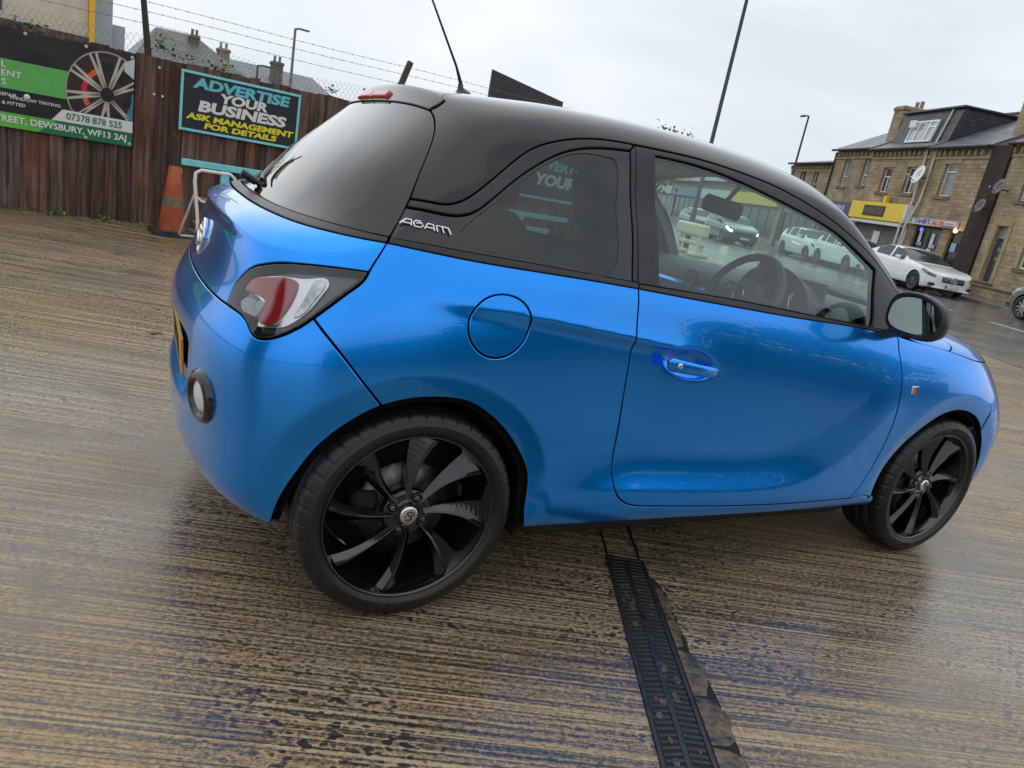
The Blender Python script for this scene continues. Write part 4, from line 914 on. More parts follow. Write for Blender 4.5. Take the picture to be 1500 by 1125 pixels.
# a scrap of litter and a leaf on the ground
lf = MB(); vs = [(0, 0, .004), (.03, .018, .010), (.065, .022, .006), (.095, 0, .012), (.065, -.022, .005), (.03, -.018, .009)]
lf.add(vs, [(0, 1, 5), (1, 2, 4, 5), (2, 3, 4)]); M_leaf0 = noisy('dead_leaf', (.10, .05, .02), (.20, .11, .04), 30, (.4, .6), 0)
def gleaf(loc, rz, sc, label):
    o = lf.build('fallen_leaf', M_leaf0); o.location = loc; o.rotation_euler = (0, 0, rz); o.scale = (sc, sc, sc); tag(o, label, 'leaf')
M_bed = noisy('worn_concrete_edge', (.10, .075, .045), (.46, .34, .19), 34, (.3, .6), .004, bscale=70)
gleaf((-.60, 1.98, .002), .4, 1.0, 'small brown dead leaf lying on the concrete left of the car')
# ================================================================== plank fence along the yard
FA = R(7); FO = Vector((-.7, 6.38, 0)); FD = Vector((math.cos(FA), math.sin(FA), 0)); FNv = Vector((-math.sin(FA), math.cos(FA), 0))
def fpt(s, dep=0.0, h=0.0): p = FO+FD*s+FNv*dep; return (p.x, p.y, h)
def plank_mat():
    m = mat('weathered_planks', (.08, .045, .03), .75); t, b, L = nodes(m)
    tc = N(t, 'ShaderNodeTexCoord'); oi = N(t, 'ShaderNodeObjectInfo'); ad = N(t, 'ShaderNodeVectorMath', operation='ADD'); L(tc.outputs['Object'], ad.inputs[0]); L(oi.outputs['Random'], ad.inputs[1])
    mp = N(t, 'ShaderNodeMapping'); mp.inputs['Scale'].default_value = (38, 38, 2.0); L(ad.outputs[0], mp.inputs[0])
    n = N(t, 'ShaderNodeTexNoise', i_Scale=1.0, i_Detail=6.0, i_Roughness=.65); L(mp.outputs[0], n.inputs['Vector'])
    cr = N(t, 'ShaderNodeValToRGB'); e = cr.color_ramp.elements; e[0].position = .30; e[0].color = (.022, .012, .009, 1); e[1].position = .72; e[1].color = (.27, .098, .058, 1); k = e.new(.5); k.color = (.115, .050, .032, 1)
    L(n.outputs['Fac'], cr.inputs[0])
    n2 = N(t, 'ShaderNodeTexNoise', i_Scale=2.3, i_Detail=4.0); L(ad.outputs[0], n2.inputs['Vector'])
    hv = N(t, 'ShaderNodeHueSaturation'); mr = N(t, 'ShaderNodeMapRange'); mr.inputs[3].default_value = .55; mr.inputs[4].default_value = 1.35; L(oi.outputs['Random'], mr.inputs[0]); L(mr.outputs[0], hv.inputs['Value'])
    mr2 = N(t, 'ShaderNodeMapRange'); mr2.inputs[1].default_value = .35; mr2.inputs[2].default_value = .65; mr2.inputs[3].default_value = .60; mr2.inputs[4].default_value = 1.15; L(n2.outputs['Fac'], mr2.inputs[0]); L(mr2.outputs[0], hv.inputs['Saturation'])
    L(cr.outputs[0], hv.inputs['Color'])
    # pale weathered streaks and green foot
    n3 = N(t, 'ShaderNodeTexNoise', i_Scale=1.0, i_Detail=5.0); mp3 = N(t, 'ShaderNodeMapping'); mp3.inputs['Scale'].default_value = (16, 16, 2.6); L(ad.outputs[0], mp3.inputs[0]); L(mp3.outputs[0], n3.inputs['Vector'])
    c3 = N(t, 'ShaderNodeValToRGB'); c3.color_ramp.elements[0].position = .60; c3.color_ramp.elements[0].color = (0, 0, 0, 1); c3.color_ramp.elements[1].position = .78; c3.color_ramp.elements[1].color = (.6, .6, .6, 1); L(n3.outputs['Fac'], c3.inputs[0])
    mx = N(t, 'ShaderNodeMix', data_type='RGBA'); L(c3.outputs[0], mx.inputs[0]); L(hv.outputs[0], mx.inputs[6]); mx.inputs[7].default_value = (.21, .14, .115, 1)
    L(mx.outputs[2], b.inputs['Base Color'])
    bp = N(t, 'ShaderNodeBump', i_Strength=.8, i_Distance=.006); L(n.outputs['Fac'], bp.inputs['Height']); L(bp.outputs[0], b.inputs['Normal'])
    return m
M_plank = plank_mat()
fence = empty('plank_fence', FO, FA); tag(fence, 'dark brown weathered vertical plank fence along the back of the yard', 'fence')
s = -3.4; random.seed(3); i = 0
while s < 7.3:
    w = random.choice((.095, .105, .12, .14)); w = min(w, 7.32-s)
    top = 1.715+random.uniform(-.012, .014)+.006*s; y = random.uniform(-.006, .008)*.4+(.024 if i % 2 else 0)
    b = MB(); tp = top+random.uniform(-.01, .01)
    wl, wh = (-.012, w+.012) if i % 2 else (.0015, w-.0015)
    b.add([(wl, 0, .0), (wh, 0, .0), (wh, .02, .0), (wl, .02, .0), (wl, 0, top), (wh, 0, tp), (wh, .02, tp), (wl, .02, top)], [(0,3,2,1),(4,5,6,7),(0,1,5,4),(1,2,6,5),(2,3,7,6),(3,0,4,7)])
    o = b.build('plank', M_plank, fence); o.location = (s, y, random.uniform(.0, .012)); o.rotation_euler.y = random.uniform(-.004, .004)
    s += w; i += 1
for z in (.35, 1.0, 1.5): MB().box(-3.4, 7.3, .060, .10, z-.04, z+.04).build('rail', M_plank, fence)
M_white2 = mat('white_fixing', (.7, .7, .68), .4)
for x, z in ((.155, 1.36), (.235, 1.355), (.195, 1.63)): MB().lathe([(0, .006), (.010, .005), (.013, 0)], 12, mat=Matrix.Translation((x, -.01, z)) @ Matrix.Rotation(R(90), 4, 'X')).build('fixing', M_white2, fence)
# --- banner with a wheel picture
def ftag(name, label, cat): e = empty(name, FO, FA); tag(e, label, cat); return e
def rect(b, x0, x1, z0, z1, y, m=0): b.add([(x0, y, z0), (x1, y, z0), (x1, y, z1), (x0, y, z1)], [(0, 1, 2, 3)], m)
def cloth(b, poly, y, m=0): b.add([(x, y, z) for x, z in poly], [tuple(range(len(poly)))], m)
def vinyl(name, c, v=.10): return noisy(name, tuple(x*(1-v) for x in c), tuple(min(1, x*(1+v)) for x in c), 3, (.28, .42), .006, bscale=6)
V_black = vinyl('banner_black', (.016, .015, .015)); V_green = vinyl('banner_green', (.13, .46, .11)); V_lime = vinyl('banner_lime', (.12, .48, .06)); V_dark = vinyl('banner_dark_green', (.02, .17, .075)); V_white = vinyl('banner_white', (.74, .75, .74)); V_txt = mat('white_print', (.8, .8, .8), .4); V_gtxt = mat('green_print', (.02, .17, .10), .4)
T_up = lambda x, z, y: Matrix.Translation((x, y, z)) @ Matrix.Rotation(R(90), 4, 'X')
ban = ftag('tyre_banner', 'black and green vinyl banner with alloy wheel picture and phone number on fence', 'banner')
b = MB(); nx = 60; vs = []; fs = []
for j in range(13):
    for i in range(nx+1):
        x = -3.3+3.265*i/nx; z = .80+.90*j/12; vs.append((x, -.030-.006*math.sin(x*9+z*4)*math.sin(z*7), z+.012*math.sin(x*2.2)*(j/12)))
for j in range(12):
    for i in range(nx): fs.append((j*(nx+1)+i, j*(nx+1)+i+1, (j+1)*(nx+1)+i+1, (j+1)*(nx+1)+i))
b.add(vs, fs, 0, True).build('sheet', V_black, ban)
Y0 = -.040
b = MB(); cloth(b, [(-3.28, 1.15), (-.62, 1.15), (-.60, 1.41), (-3.28, 1.41)], Y0); b.build('green_band', V_green, ban)
b = MB(); cloth(b, [(-3.28, .80), (-.85, .80), (-.70, .935), (-3.28, .935)], Y0); b.build('lime_strip', V_lime, ban)
b = MB(); cloth(b, [(-.85, .80), (-.036, .80), (-.036, .935), (-.70, .935)], Y0-.0005); b.build('dark_green_strip', V_dark, ban)
b = MB(); cloth(b, [(-.74, .937), (-.036, .937), (-.036, 1.05), (-.65, 1.05)], Y0-.001); b.build('phone_panel', V_white, ban)
# the printed wheel
wc = (-.27, 1.265); rw = .36
def clip_poly(p):
    return [(min(max(x, -.70), -.037), min(max(z, 1.052), 1.69)) for x, z in p]
def disc(r0, r1, y, m, name, a0=0, a1=360, cx=0, cz=0, sq=1.0):
    b = MB(); n = 60
    for i in range(n):
        t0, t1 = R(a0+(a1-a0)*i/n), R(a0+(a1-a0)*(i+1)/n)
        p = clip_poly([(wc[0]+cx+r*math.cos(q)*sq, wc[1]+cz+r*math.sin(q)*1.12) for r, q in ((r0, t0), (r1, t0), (r1, t1), (r0, t1))])
        b.add([(x, y, z) for x, z in p], [(0, 3, 2, 1)])
    return b.build(name, m, ban)
disc(0, rw, Y0-.001, vinyl('print_dark_plum', (.035, .014, .018)), 'printed_tyre'); disc(rw*.965, rw, Y0-.0015, vinyl('print_rim_grey', (.36, .33, .29)), 'printed_rim')
disc(rw*.50, rw*.62, Y0-.0015, mat('print_orange', (.75, .12, .02), .4), 'printed_brake', 110, 215); disc(rw*.50, rw*.62, Y0-.0017, mat('print_red', (.6, .02, .03), .4), 'printed_brake', 150, 185)
disc(rw*.45, rw*.75, Y0-.0013, vinyl('print_black', (.01, .01, .012)), 'printed_disc', -100, 100)
disc(rw*.60, rw*.86, Y0-.0014, mat('print_blue', (.05, .20, .33), .4), 'printed_shadow', -40, 10)
for k, a in enumerate((20, 68, 112, 150, 190, 232, 268, 308)):
    for da in (-3.0, 3.0):
        b = MB(); a0 = R(a); p = []
        for r_, w_ in ((.06, .018), (rw*.97, .011)):
            aa = a0+R(da)*(r_/rw)*1.6; cx, cz = wc[0]+r_*math.cos(aa), wc[1]+r_*math.sin(aa)*1.12
            p.append(((cx-w_*math.sin(aa), cz+w_*math.cos(aa)), (cx+w_*math.sin(aa), cz-w_*math.cos(aa))))
        q = clip_poly([p[0][0], p[1][0], p[1][1], p[0][1]]); b.add([(x, Y0-.002, z) for x, z in q], [(0, 1, 2, 3)]); b.build('printed_spoke', vinyl('print_spoke', (.50, .46, .38)) if k == 0 and da < 0 else bpy.data.materials['print_spoke'], ban)
disc(0, .055, Y0-.003, bpy.data.materials['print_black'], 'printed_hub'); 
b = MB(); cloth(b, [(-.125, 1.52), (-.037, 1.46), (-.037, 1.66), (-.125, 1.60)], Y0-.0022); b.build('printed_sky', vinyl('print_pale', (.55, .62, .66)), ban)
for txt, x, z, sz, m, al in (('L', -1.10, 1.36, .075, V_txt, 'RIGHT'), ('MENT', -.98, 1.285, .075, V_txt, 'RIGHT'), ('S', -1.10, 1.205, .075, V_txt, 'RIGHT'), ('WHEEL REPAIR', -1.02, 1.095, .040, V_txt, 'RIGHT'), ('SUPPLIED & FITTED', -.95, 1.02, .040, V_txt, 'RIGHT'), ('WINDOW TINTING', -.665, 1.075, .040, V_txt, 'RIGHT')):
    put_text(txt, 'lettering', ban, m, T_up(x, z, Y0-.003), size=sz, bold=.012, extrude=.0006, align=al, sx=1.15)
MB().lathe([(0, .001), (.026, .001), (.026, -.001)], 20, mat=T_up(-.94, 1.105, Y0-.003)).build('printed_dot', V_txt, ban)
put_text('07378 878 525', 'lettering', ban, V_gtxt, T_up(-.375, .992, Y0-.004), size=.088, bold=.012, extrude=.0006, sx=.92)
put_text('STREET, DEWSBURY, WF13 2AJ', 'lettering', ban, V_txt, T_up(-.085, .875, Y0-.004), size=.082, bold=.022, extrude=.0006, align='RIGHT', sx=1.02)
for x, z in ((-.95, 1.665), (-.46, 1.672), (-.06, 1.665), (-.06, .825), (-.45, .822), (-1.4, 1.66)): MB().lathe([(.006, .003), (.012, .004), (.015, 0)], 14, mat=T_up(x, z, Y0-.004)).build('eyelet', M_white2, ban)
# --- advertise signs
M_cyan = noisy('turquoise_paint', (.20, .66, .72), (.26, .76, .80), 12, (.35, .5), .0008)
def ad_sign(x0, x1, z0, z1, label):
    e = ftag('advertising_sign', label, 'sign'); w = x1-x0; hgt = z1-z0; f = .026*w/1.25
    b = MB(); rect(b, x0+f*.7, x1-f*.7, z0+f*.7, z1-f*.7, -.026)
    b.box(x0+f*.5, x1-f*.5, -.0255, -.016, z0+f*.5, z1-f*.5); b.build('sheet', vinyl('sign_charcoal', (.022, .024, .027)), e)
    for a in ((x0, x1, z1-f, z1), (x0, x1, z0, z0+f)): MB().bbox(a[0], a[1], -.040, -.012, a[2], a[3], .003).build('frame_rail', M_cyan, e)
    for a in ((x0, x0+f), (x1-f, x1)): MB().bbox(a[0], a[1], -.038, -.012, z0+f, z1-f, .003).build('frame_rail', M_cyan, e)
    k = w/1.25; cx = (x0+x1)/2
    Yl = lambda z: z0+(z-1.06)*(hgt/.605)
    V_c = mat('cyan_print', (.15, .58, .68), .4); V_y = mat('yellow_print', (.85, .78, .03), .4)
    for txt, xo, z, sz, wd, m in (('ADVERTISE', 0, 1.555, .150, 1.02, V_c), ('YOUR', .02, 1.448, .135, .50, V_txt), ('BUSINESS', .02, 1.330, .155, .93, V_txt), ('ASK MANAGEMENT', .01, 1.216, .086, 1.14, V_y), ('FOR DETAILS', .01, 1.140, .082, .77, V_y)):
        me = text_mesh(txt, sz*k*.94, .045, .0006, .12); xs = [v.co.x for v in me.vertices]; c = (max(xs)+min(xs))/2; s_ = wd*k/(max(xs)-min(xs))
        for v in me.vertices: v.co.x = (v.co.x-c)*s_
        me.transform(T_up(cx+xo*k, Yl(z), -.0275)); me.materials.clear(); me.materials.append(m)
        o = bpy.data.objects.new('lettering', me); COL.objects.link(o); o.parent = e
ad_sign(.40, 1.665, 1.06, 1.668, 'turquoise framed black advertising sign, the nearer one, left of the car')
e = ftag('advertising_sign', 'turquoise framed black sign reading YOUR, seen through the rear side window', 'sign')
MB().box(4.72, 6.28, -.026, -.016, 1.0, 1.66).build('sheet', bpy.data.materials['sign_charcoal'], e)
for a in ((4.70, 6.30, -.040, -.012, 1.64, 1.675), (4.70, 6.30, -.040, -.012, .985, 1.02), (4.70, 4.735, -.038, -.012, 1.02, 1.64), (6.265, 6.30, -.038, -.012, 1.02, 1.64)): MB().bbox(*a, .003).build('frame_rail', M_cyan, e)
put_text('YOUR', 'lettering', e, V_txt, T_up(5.47, 1.26, -.0275), size=.215, bold=.045, extrude=.0006, shear=.12, sx=1.25); put_text('ADVERTISE', 'lettering', e, bpy.data.materials['cyan_print'], T_up(5.5, 1.48, -.0275), size=.19, bold=.04, extrude=.0006, shear=.12, sx=1.2)
gb = ftag('grit_bin', 'yellow plastic grit bin at the far end of the fence', 'bin'); M_yb = noisy('yellow_plastic', (.72, .50, .03), (.80, .58, .05), 6, (.4, .5), .001)
MB().bbox(6.32, 6.90, -.55, -.10, .0, .66, .03).build('body', M_yb, gb); MB().bbox(6.28, 6.94, -.58, -.07, .665, .83, .04).build('lid', M_yb, gb)
# --- turquoise gate bars and padlock
def gate_bar(x0, x1, z, label, T=True):
    e = ftag('gate_bar', label, 'gate bar'); MB().bbox(x0, x1, -.075, -.020, z-.035, z+.035, .006).build('bar', M_cyan, e)
    if T: MB().bbox(x0+.41, x0+.50, -.070, -.022, z-.205, z-.036, .005).build('upright', M_cyan, e); MB().bbox(x0+.41, x0+1.0, -.066, -.024, z-.245, z-.16, .005).build('lower_bar', M_cyan, e)
    return e
gate_bar(.44, 1.75, .735, 'turquoise wooden gate bar on the fence beside the cone')
gate_bar(4.5, 5.8, .745, 'turquoise wooden gate bar further along the fence behind the car windows')
pad = ftag('padlock', 'small brass padlock hanging at the end of the turquoise gate bar', 'padlock')
MB().bbox(.40, .455, -.085, -.062, .60, .655, .005).build('body', noisy('padlock_brass', (.30, .26, .20), (.42, .38, .30), 40, (.3, .45), 0, metal=.7), pad)
MB().tube([(.41, -.073, .65), (.41, -.073, .675), (.427, -.073, .69), (.445, -.073, .675), (.445, -.073, .65)], .005, 8).build('shackle', M_steel, pad)
# --- barbed wire, posts and chain link behind the fence top
M_wire = noisy('galvanised_wire', (.16, .16, .165), (.30, .30, .31), 40, (.4, .6), 0, metal=.6); M_post = noisy('dark_timber_post', (.030, .024, .020), (.09, .075, .06), 12, (.7, .9), .004, stretch=(1, 1, .2))
random.seed(5)
for k, (h, lab) in enumerate(((2.05, 'lowest strand'), (2.165, 'middle strand'), (2.255, 'top strand'))):
    w = ftag('barbed_wire', 'rusty barbed wire above the plank fence, %s' % lab, 'barbed wire'); w['group'] = 'barbed wire strands'
    for ph in (0, math.pi):
        pts = []
        for i in range(700):
            x = -2.6+i*.0135; z = h+.030*(x-2)*.5-.012*math.sin((x+2.6)*1.05)**2; a = x*40+ph; pts.append((x, .06+.0022*math.cos(a), z+.0022*math.sin(a)))
        MB().tube(pts, .0014, 4, cap=False).build('strand', M_wire, w)
    for i in range(78):
        x = -2.55+i*.12; z = h+.030*(x-2)*.5-.012*math.sin((x+2.6)*1.05)**2; b = MB()
        for a in (random.uniform(0, 3), random.uniform(0, 3)): b.tube([(x-.003, .06-.012*math.cos(a), z-.014*math.sin(a)), (x+.003, .06+.012*math.cos(a), z+.014*math.sin(a))], .0013, 4)
        b.tube([(x-.006, .06, z), (x+.006, .06, z)], .004, 6); b.build('barb', M_wire, w)
p1 = tag(MB().tube([(.10, .07, 0), (.095, .07, 1.75), (.03, .06, 2.28), (.01, .06, 2.5)], [.036, .034, .028, .026], 10).build('wire_post', M_post), 'dark round timber post rising behind the tyre banner end', 'post'); p1.location = FO; p1.rotation_euler.z = FA
p2 = tag(MB().bbox(-.035, .035, -.03, .03, 0, 2.03, .008, mat=Matrix.Translation((2.90, .09, 0))).bbox(-.035, .035, -.028, .028, 0, .36, .008, mat=Matrix.Translation((2.90, .09, 2.0)) @ Matrix.Rotation(R(17), 4, 'Y')).build('wire_post', M_post), 'angled timber wire post showing above the car spoiler', 'post'); p2.location = FO; p2.rotation_euler.z = FA
cl = ftag('chain_link_fence', 'slack chain link mesh showing along the top of the plank fence', 'mesh fence')
b = MB(); pit = .055
for i in range(190):
    for sg_ in (1, -1):
        x0 = -2.6+i*pit; pts = []
        for j in range(7): z = 1.62+j*pit*.9; pts.append((x0+(j % 2)*pit*.5*sg_, .050+.004*sg_, z+.03*math.sin(x0*3)))
        b.tube(pts, .0014, 4, cap=False, smooth=False)
o = b.build('mesh_wires', M_wire, cl); o['kind'] = 'stuff'
# --- ivy and weeds
def leaf_mat(name, c0, c1): return noisy(name, c0, c1, 9, (.4, .55), 0, spec=.5)
M_ivy = leaf_mat('ivy_leaves', (.045, .12, .018), (.13, .26, .045)); M_weed = leaf_mat('weed_leaves', (.05, .13, .02), (.16, .28, .05))
def leaf_clump(name, n, sx, sy, sz, size, m, rng):
    b = MB()
    for i in range(n):
        c = Vector((rng.gauss(0, sx), rng.gauss(0, sy), abs(rng.gauss(0, sz)))); M4 = Matrix.Translation(c) @ Matrix.Rotation(rng.uniform(0, 6.28), 4, 'Z') @ Matrix.Rotation(rng.uniform(-1, 1), 4, 'X'); q = size*rng.uniform(.6, 1.3)
        b.add([(0, 0, 0), (q*.45, q*.35, q*.12), (q*.3, q*.8, .0), (0, q*1.1, -q*.1), (-q*.3, q*.8, 0), (-q*.45, q*.35, q*.12)], [(0, 1, 2, 3), (0, 3, 4, 5)], 0, False, M4)
    return b.build(name, m)
rg = random.Random(9)
for (s_, h_, n_, sx, sz, lab) in ((-.95, 1.73, 46, .09, .035, 'bright ivy sprig on top of the tyre banner'), (.22, 1.78, 70, .07, .075, 'ivy leaves climbing beside the round timber post'), (.48, 1.76, 34, .09, .03, 'thin ivy trailing left of the advertising sign top'), (.80, 1.74, 46, .07, .035, 'ivy tuft above the middle of the advertising sign'), (2.03, 1.78, 22, .035, .03, 'small ivy tuft right of the advertising sign')):
    o = leaf_clump('ivy', n_, sx, .02, sz, .035, M_ivy, rg); o.location = fpt(s_, .0, h_); o.rotation_euler.z = FA; tag(o, lab, 'ivy', 'ivy along the fence top')
for k, (s_, d_, n_, sx, lab) in enumerate(((-1.15, -.03, 90, .14, 'weed clump at the fence foot under the banner, furthest left'), (-.72, -.04, 60, .06, 'leafy weed at the fence foot under the lime strip'), (-.30, -.05, 50, .07, 'low weed at the fence foot below the phone number'), (.05, -.06, 34, .07, 'low weed at the fence foot left of the cone'))):
    o = leaf_clump('weed', n_, sx, .025, .03, .03, M_weed, rg); o.location = fpt(s_, d_, 0); o.rotation_euler.z = FA; tag(o, lab, 'weed', 'weeds along the fence foot', 'stuff')
mo = MB()
for i in range(260):
    x = -3.2+i*.016+rg.uniform(-.02, .02); q = rg.uniform(.015, .05); mo.add([(x-q, -.10+rg.uniform(-.05, .03), .002), (x+q, -.10+rg.uniform(-.05, .03), .002), (x+q*.6, -.02, .01+q*.3), (x-q*.6, -.02, .01+q*.3)], [(0, 1, 2, 3)])
o = mo.build('moss_and_grit', noisy('moss_grit', (.05, .055, .025), (.22, .19, .12), 30, (.7, .9), .004)); o.location = FO; o.rotation_euler.z = FA; tag(o, 'crumbled grit and moss along the foot of the fence', 'moss', kind='stuff')
# --- traffic cone
cone = empty('traffic_cone', (-.335, 5.93, 0), FA+.05); tag(cone, 'faded orange traffic cone with grimy band standing by the fence', 'traffic cone')
M_or = noisy('faded_orange', (.30, .052, .014), (.46, .10, .024), 6, (.5, .7), .001, dist=.6); M_base = noisy('black_rubber_base', (.02, .018, .02), (.055, .045, .048), 10, (.5, .75), .002); M_band = noisy('grimy_band', (.10, .09, .06), (.24, .19, .12), 14, (.5, .7), 0)
MB().prism([(.19*c-.05*c*(abs(i) == 1) , 0) for i, c in ((0, 1),)] if False else [(x, y) for x, y in ((-.20, -.14), (-.14, -.20), (.14, -.20), (.20, -.14), (.20, .14), (.14, .20), (-.14, .20), (-.20, .14))], 0, .055).build('base', M_base, cone)
MB().lathe([(.128, .055), (.125, .075), (.105, .30)], 32).lathe([(.0925, .395), (.056, .695), (.048, .700), (.045, .66)], 32).build('body', M_or, cone)
MB().lathe([(.1052, .2995), (.0930, .396)], 32).build('band', M_band, cone)
# --- white step ladder
M_ladder = noisy('white_tube', (.68, .68, .66), (.80, .80, .78), 10, (.35, .5), 0); M_tread = noisy('grey_tread', (.06, .065, .07), (.11, .115, .12), 60, (.6, .8), .001)
lad = empty('step_ladder', (-.02, 4.93, 0), FA); tag(lad, 'folding step ladder of white tube with grey treads behind the car', 'step ladder')
fl = [(-.13, -.02, 0), (-.15, .0, .35), (-.185, .02, .66), (-.18, .022, .735), (-.135, .025, .765), (.12, .025, .765), (.16, .022, .735), (.17, .02, .66), (.20, .0, .35), (.22, -.02, 0)]
MB().tube(fl, .0155, 10).build('front_frame', M_ladder, lad)
MB().tube([(-.16, .06, .58), (-.235, .36, .12), (-.215, .38, .10), (.20, .38, .10), (.22, .36, .12), (.18, .06, .58)], .011, 10).build('rear_frame', M_ladder, lad)
for z, y in ((.49, .03), (.27, .01)):
    t_ = MB().bbox(-.16, .185, y-.02, y+.20, z, z+.012, .004).build('tread', M_tread, lad); MB().tube([(-.158, y, z+.03), (-.12, y-.025, z-.004), (.15, y-.025, z-.004), (.185, y, z+.03)], .011, 8).build('tread_rail', M_ladder, t_)
# ================================================================== beyond the fence
def fK(D0, D1):
    k = (8.77+D1)/(8.77+D0)
    return lambda s, h: (-1.063+(s+1.063)*k, 1.228+(h-1.228)*k)
def fobj(o, D): o.location = fpt(0, D, 0); o.rotation_euler.z = FA; return o
M_cream = noisy('cream_render', (.62, .55, .44), (.70, .63, .52), 2, (.7, .85), .001); M_clad = noisy('grey_cladding', (.36, .40, .45), (.42, .46, .51), 3, (.4, .55), 0); M_dk = noisy('dark_masonry', (.045, .042, .042), (.10, .095, .095), 5, (.7, .9), .004)
def slate_mat(name, c0, c1, sx=.45, sz=.22):
    m = mat(name, c0, .5); t, b, L = nodes(m); tc = N(t, 'ShaderNodeTexCoord'); bt = N(t, 'ShaderNodeTexBrick', i_Scale=1.0); bt.inputs['Color1'].default_value = (*c0, 1); bt.inputs['Color2'].default_value = (*c1, 1); bt.inputs['Mortar'].default_value = (c0[0]*.35, c0[1]*.35, c0[2]*.35, 1)
    bt.inputs['Brick Width'].default_value = sx; bt.inputs['Row Height'].default_value = sz; bt.inputs['Mortar Size'].default_value = .012
    L(tc.outputs['UV'], bt.inputs['Vector']); L(bt.outputs['Color'], b.inputs['Base Color']); bp = N(t, 'ShaderNodeBump', i_Strength=.6, i_Distance=.02); bp.invert = True; L(bt.outputs['Fac'], bp.inputs['Height']); L(bp.outputs[0], b.inputs['Normal'])
    n = N(t, 'ShaderNodeTexNoise', i_Scale=1.3, i_Detail=4.0); mr = N(t, 'ShaderNodeMapRange'); mr.inputs[3].default_value = .28; mr.inputs[4].default_value = .6; L(tc.outputs['Object'], n.inputs['Vector']); L(n.outputs['Fac'], mr.inputs[0]); L(mr.outputs[0], b.inputs['Roughness']); return m
def box_uv(o):                                   # metric UVs by dominant face direction (local)
    me = o.data; uv = me.uv_layers.new(name='UVMap')
    for p in me.polygons:
        n = p.normal; a = max(range(3), key=lambda i: abs(n[i]))
        for li in p.loop_indices:
            c = me.vertices[me.loops[li].vertex_index].co
            if a == 2: uv.data[li].uv = (c.x, c.y)
            elif a == 1 or abs(n.z) > .2 and abs(n.y) > abs(n.x): uv.data[li].uv = (c.x, c.z if abs(n.z) < .2 else math.hypot(c.y, c.z))
            else: uv.data[li].uv = (c.y, c.z)
    return o
M_slate = slate_mat('wet_slate', (.10, .105, .12), (.17, .175, .19)); M_slate2 = slate_mat('brown_grey_tiles', (.080, .077, .078), (.12, .115, .115), .3, .3); M_slate3 = slate_mat('far_slate', (.125, .128, .142), (.155, .158, .172), .5, .3)
K = fK(9, 16)
x0, z0 = K(-6, 2.36); x1, z1 = K(.19, 2.28)
cb = fobj(tag(empty('cream_building'), 'tall cream rendered building with grey cladding corner behind the banner', 'building'), 16)
MB().box(x0, x1, 0, 6, z1, 4.9).build('wall', M_cream, cb); MB().box(x0, x1+.1, -.25, .0, .0, z1+.02).build('plinth', M_dk, cb)
xg = K(.63, 3)[0]; MB().box(x1+.14, xg, .3, 6, 0, 5.1).build('cladding', M_clad, cb)
xb, zb = K(.88, 2.69); MB().box(xg, xb, .6, 4, 0, zb).build('plant_box', M_clad, cb)
wx = K(-1.19, 2.44); MB().box(wx[0]-.9, wx[0], -.02, .03, wx[1], wx[1]+1.1).build('window', M_gloss, cb)
yp = fobj(tag(MB().tube([(0, 0, 0), (0, 0, 5.2)], .075, 12).build('yellow_pole', mat('yellow_enamel', (.90, .50, .01), .35)), 'bright yellow pole at the corner of the cream building', 'pole'), 15.8); yp.location = Vector(yp.location)+FD*(K(.24, 3)[0])
K = fK(22, 45)
def chimney(par, xc, zt, w, d, m, y, pots=1, zb=2.0):
    c = MB().bbox(xc-w/2, xc+w/2, y, y+d, zb, zt, .01).bbox(xc-w/2-.06, xc+w/2+.06, y-.06, y+d+.06, zt-.22, zt-.05, .02).build('chimney', m, par); box_uv(c)
    for i in range(pots): MB().lathe([(.10, 0), (.12, .05), (.09, .10), (.10, .42), (.07, .42)], 12, mat=Matrix.Translation((xc-w/2+(i+.5)*w/pots, y+d/2, zt-.04))).build('chimney_pot', m, c)
    return c
M_stone_far = noisy('sooty_stone', (.10, .09, .075), (.20, .175, .14), 6, (.7, .9), .01)
hh = fobj(tag(empty('hipped_house'), 'house with brown grey hipped tile roof behind the fence and post', 'house'), 45)
pL = K(2.5, 2.85); pT0 = K(3.5, 3.59); pT1 = K(4.9, 3.62); pR = K(6.6, 2.85)
r_ = MB().add([(pL[0], 0, pL[1]), (pR[0], 0, pR[1]), (pR[0], 8, pR[1]), (pL[0], 8, pL[1]), (pT0[0], 4, pT0[1]+1.0), (pT1[0], 4, pT1[1]+1.0)], [(0, 1, 5, 4), (1, 2, 5), (2, 3, 4, 5), (3, 0, 4)]).build('roof', M_slate2, hh); box_uv(r_)
box_uv(MB().box(pL[0]+.3, pR[0]-.3, .3, 7.7, -1, pL[1]-.02).build('wall', M_stone_far, hh)); chimney(hh, K(4.8, 3.8)[0], K(4.8, 3.88)[1]+.5, .55, .6, M_stone_far, 3.0, 2)
lh = fobj(tag(empty('long_house'), 'long grey slate roofed terrace with two stone chimneys behind the advertising sign', 'house'), 47)
pA = K(4.6, 3.62); pB = K(10.0, 3.66); eA = K(4.4, 2.9); eB = K(10.5, 2.9)
r_ = MB().add([(eA[0], 0, eA[1]), (eB[0], 0, eB[1]), (pB[0], 4, pB[1]+.2), (pA[0], 4, pA[1]+.2), (eA[0], 8, eA[1]), (eB[0], 8, eB[1])], [(0, 1, 2, 3), (3, 2, 5, 4), (1, 5, 2), (0, 3, 4)]).build('roof', M_slate3, lh); box_uv(r_)
box_uv(MB().box(eA[0]+.2, eB[0]-.2, .2, 7.8, -1, eA[1]-.02).build('wall', M_stone_far, lh))
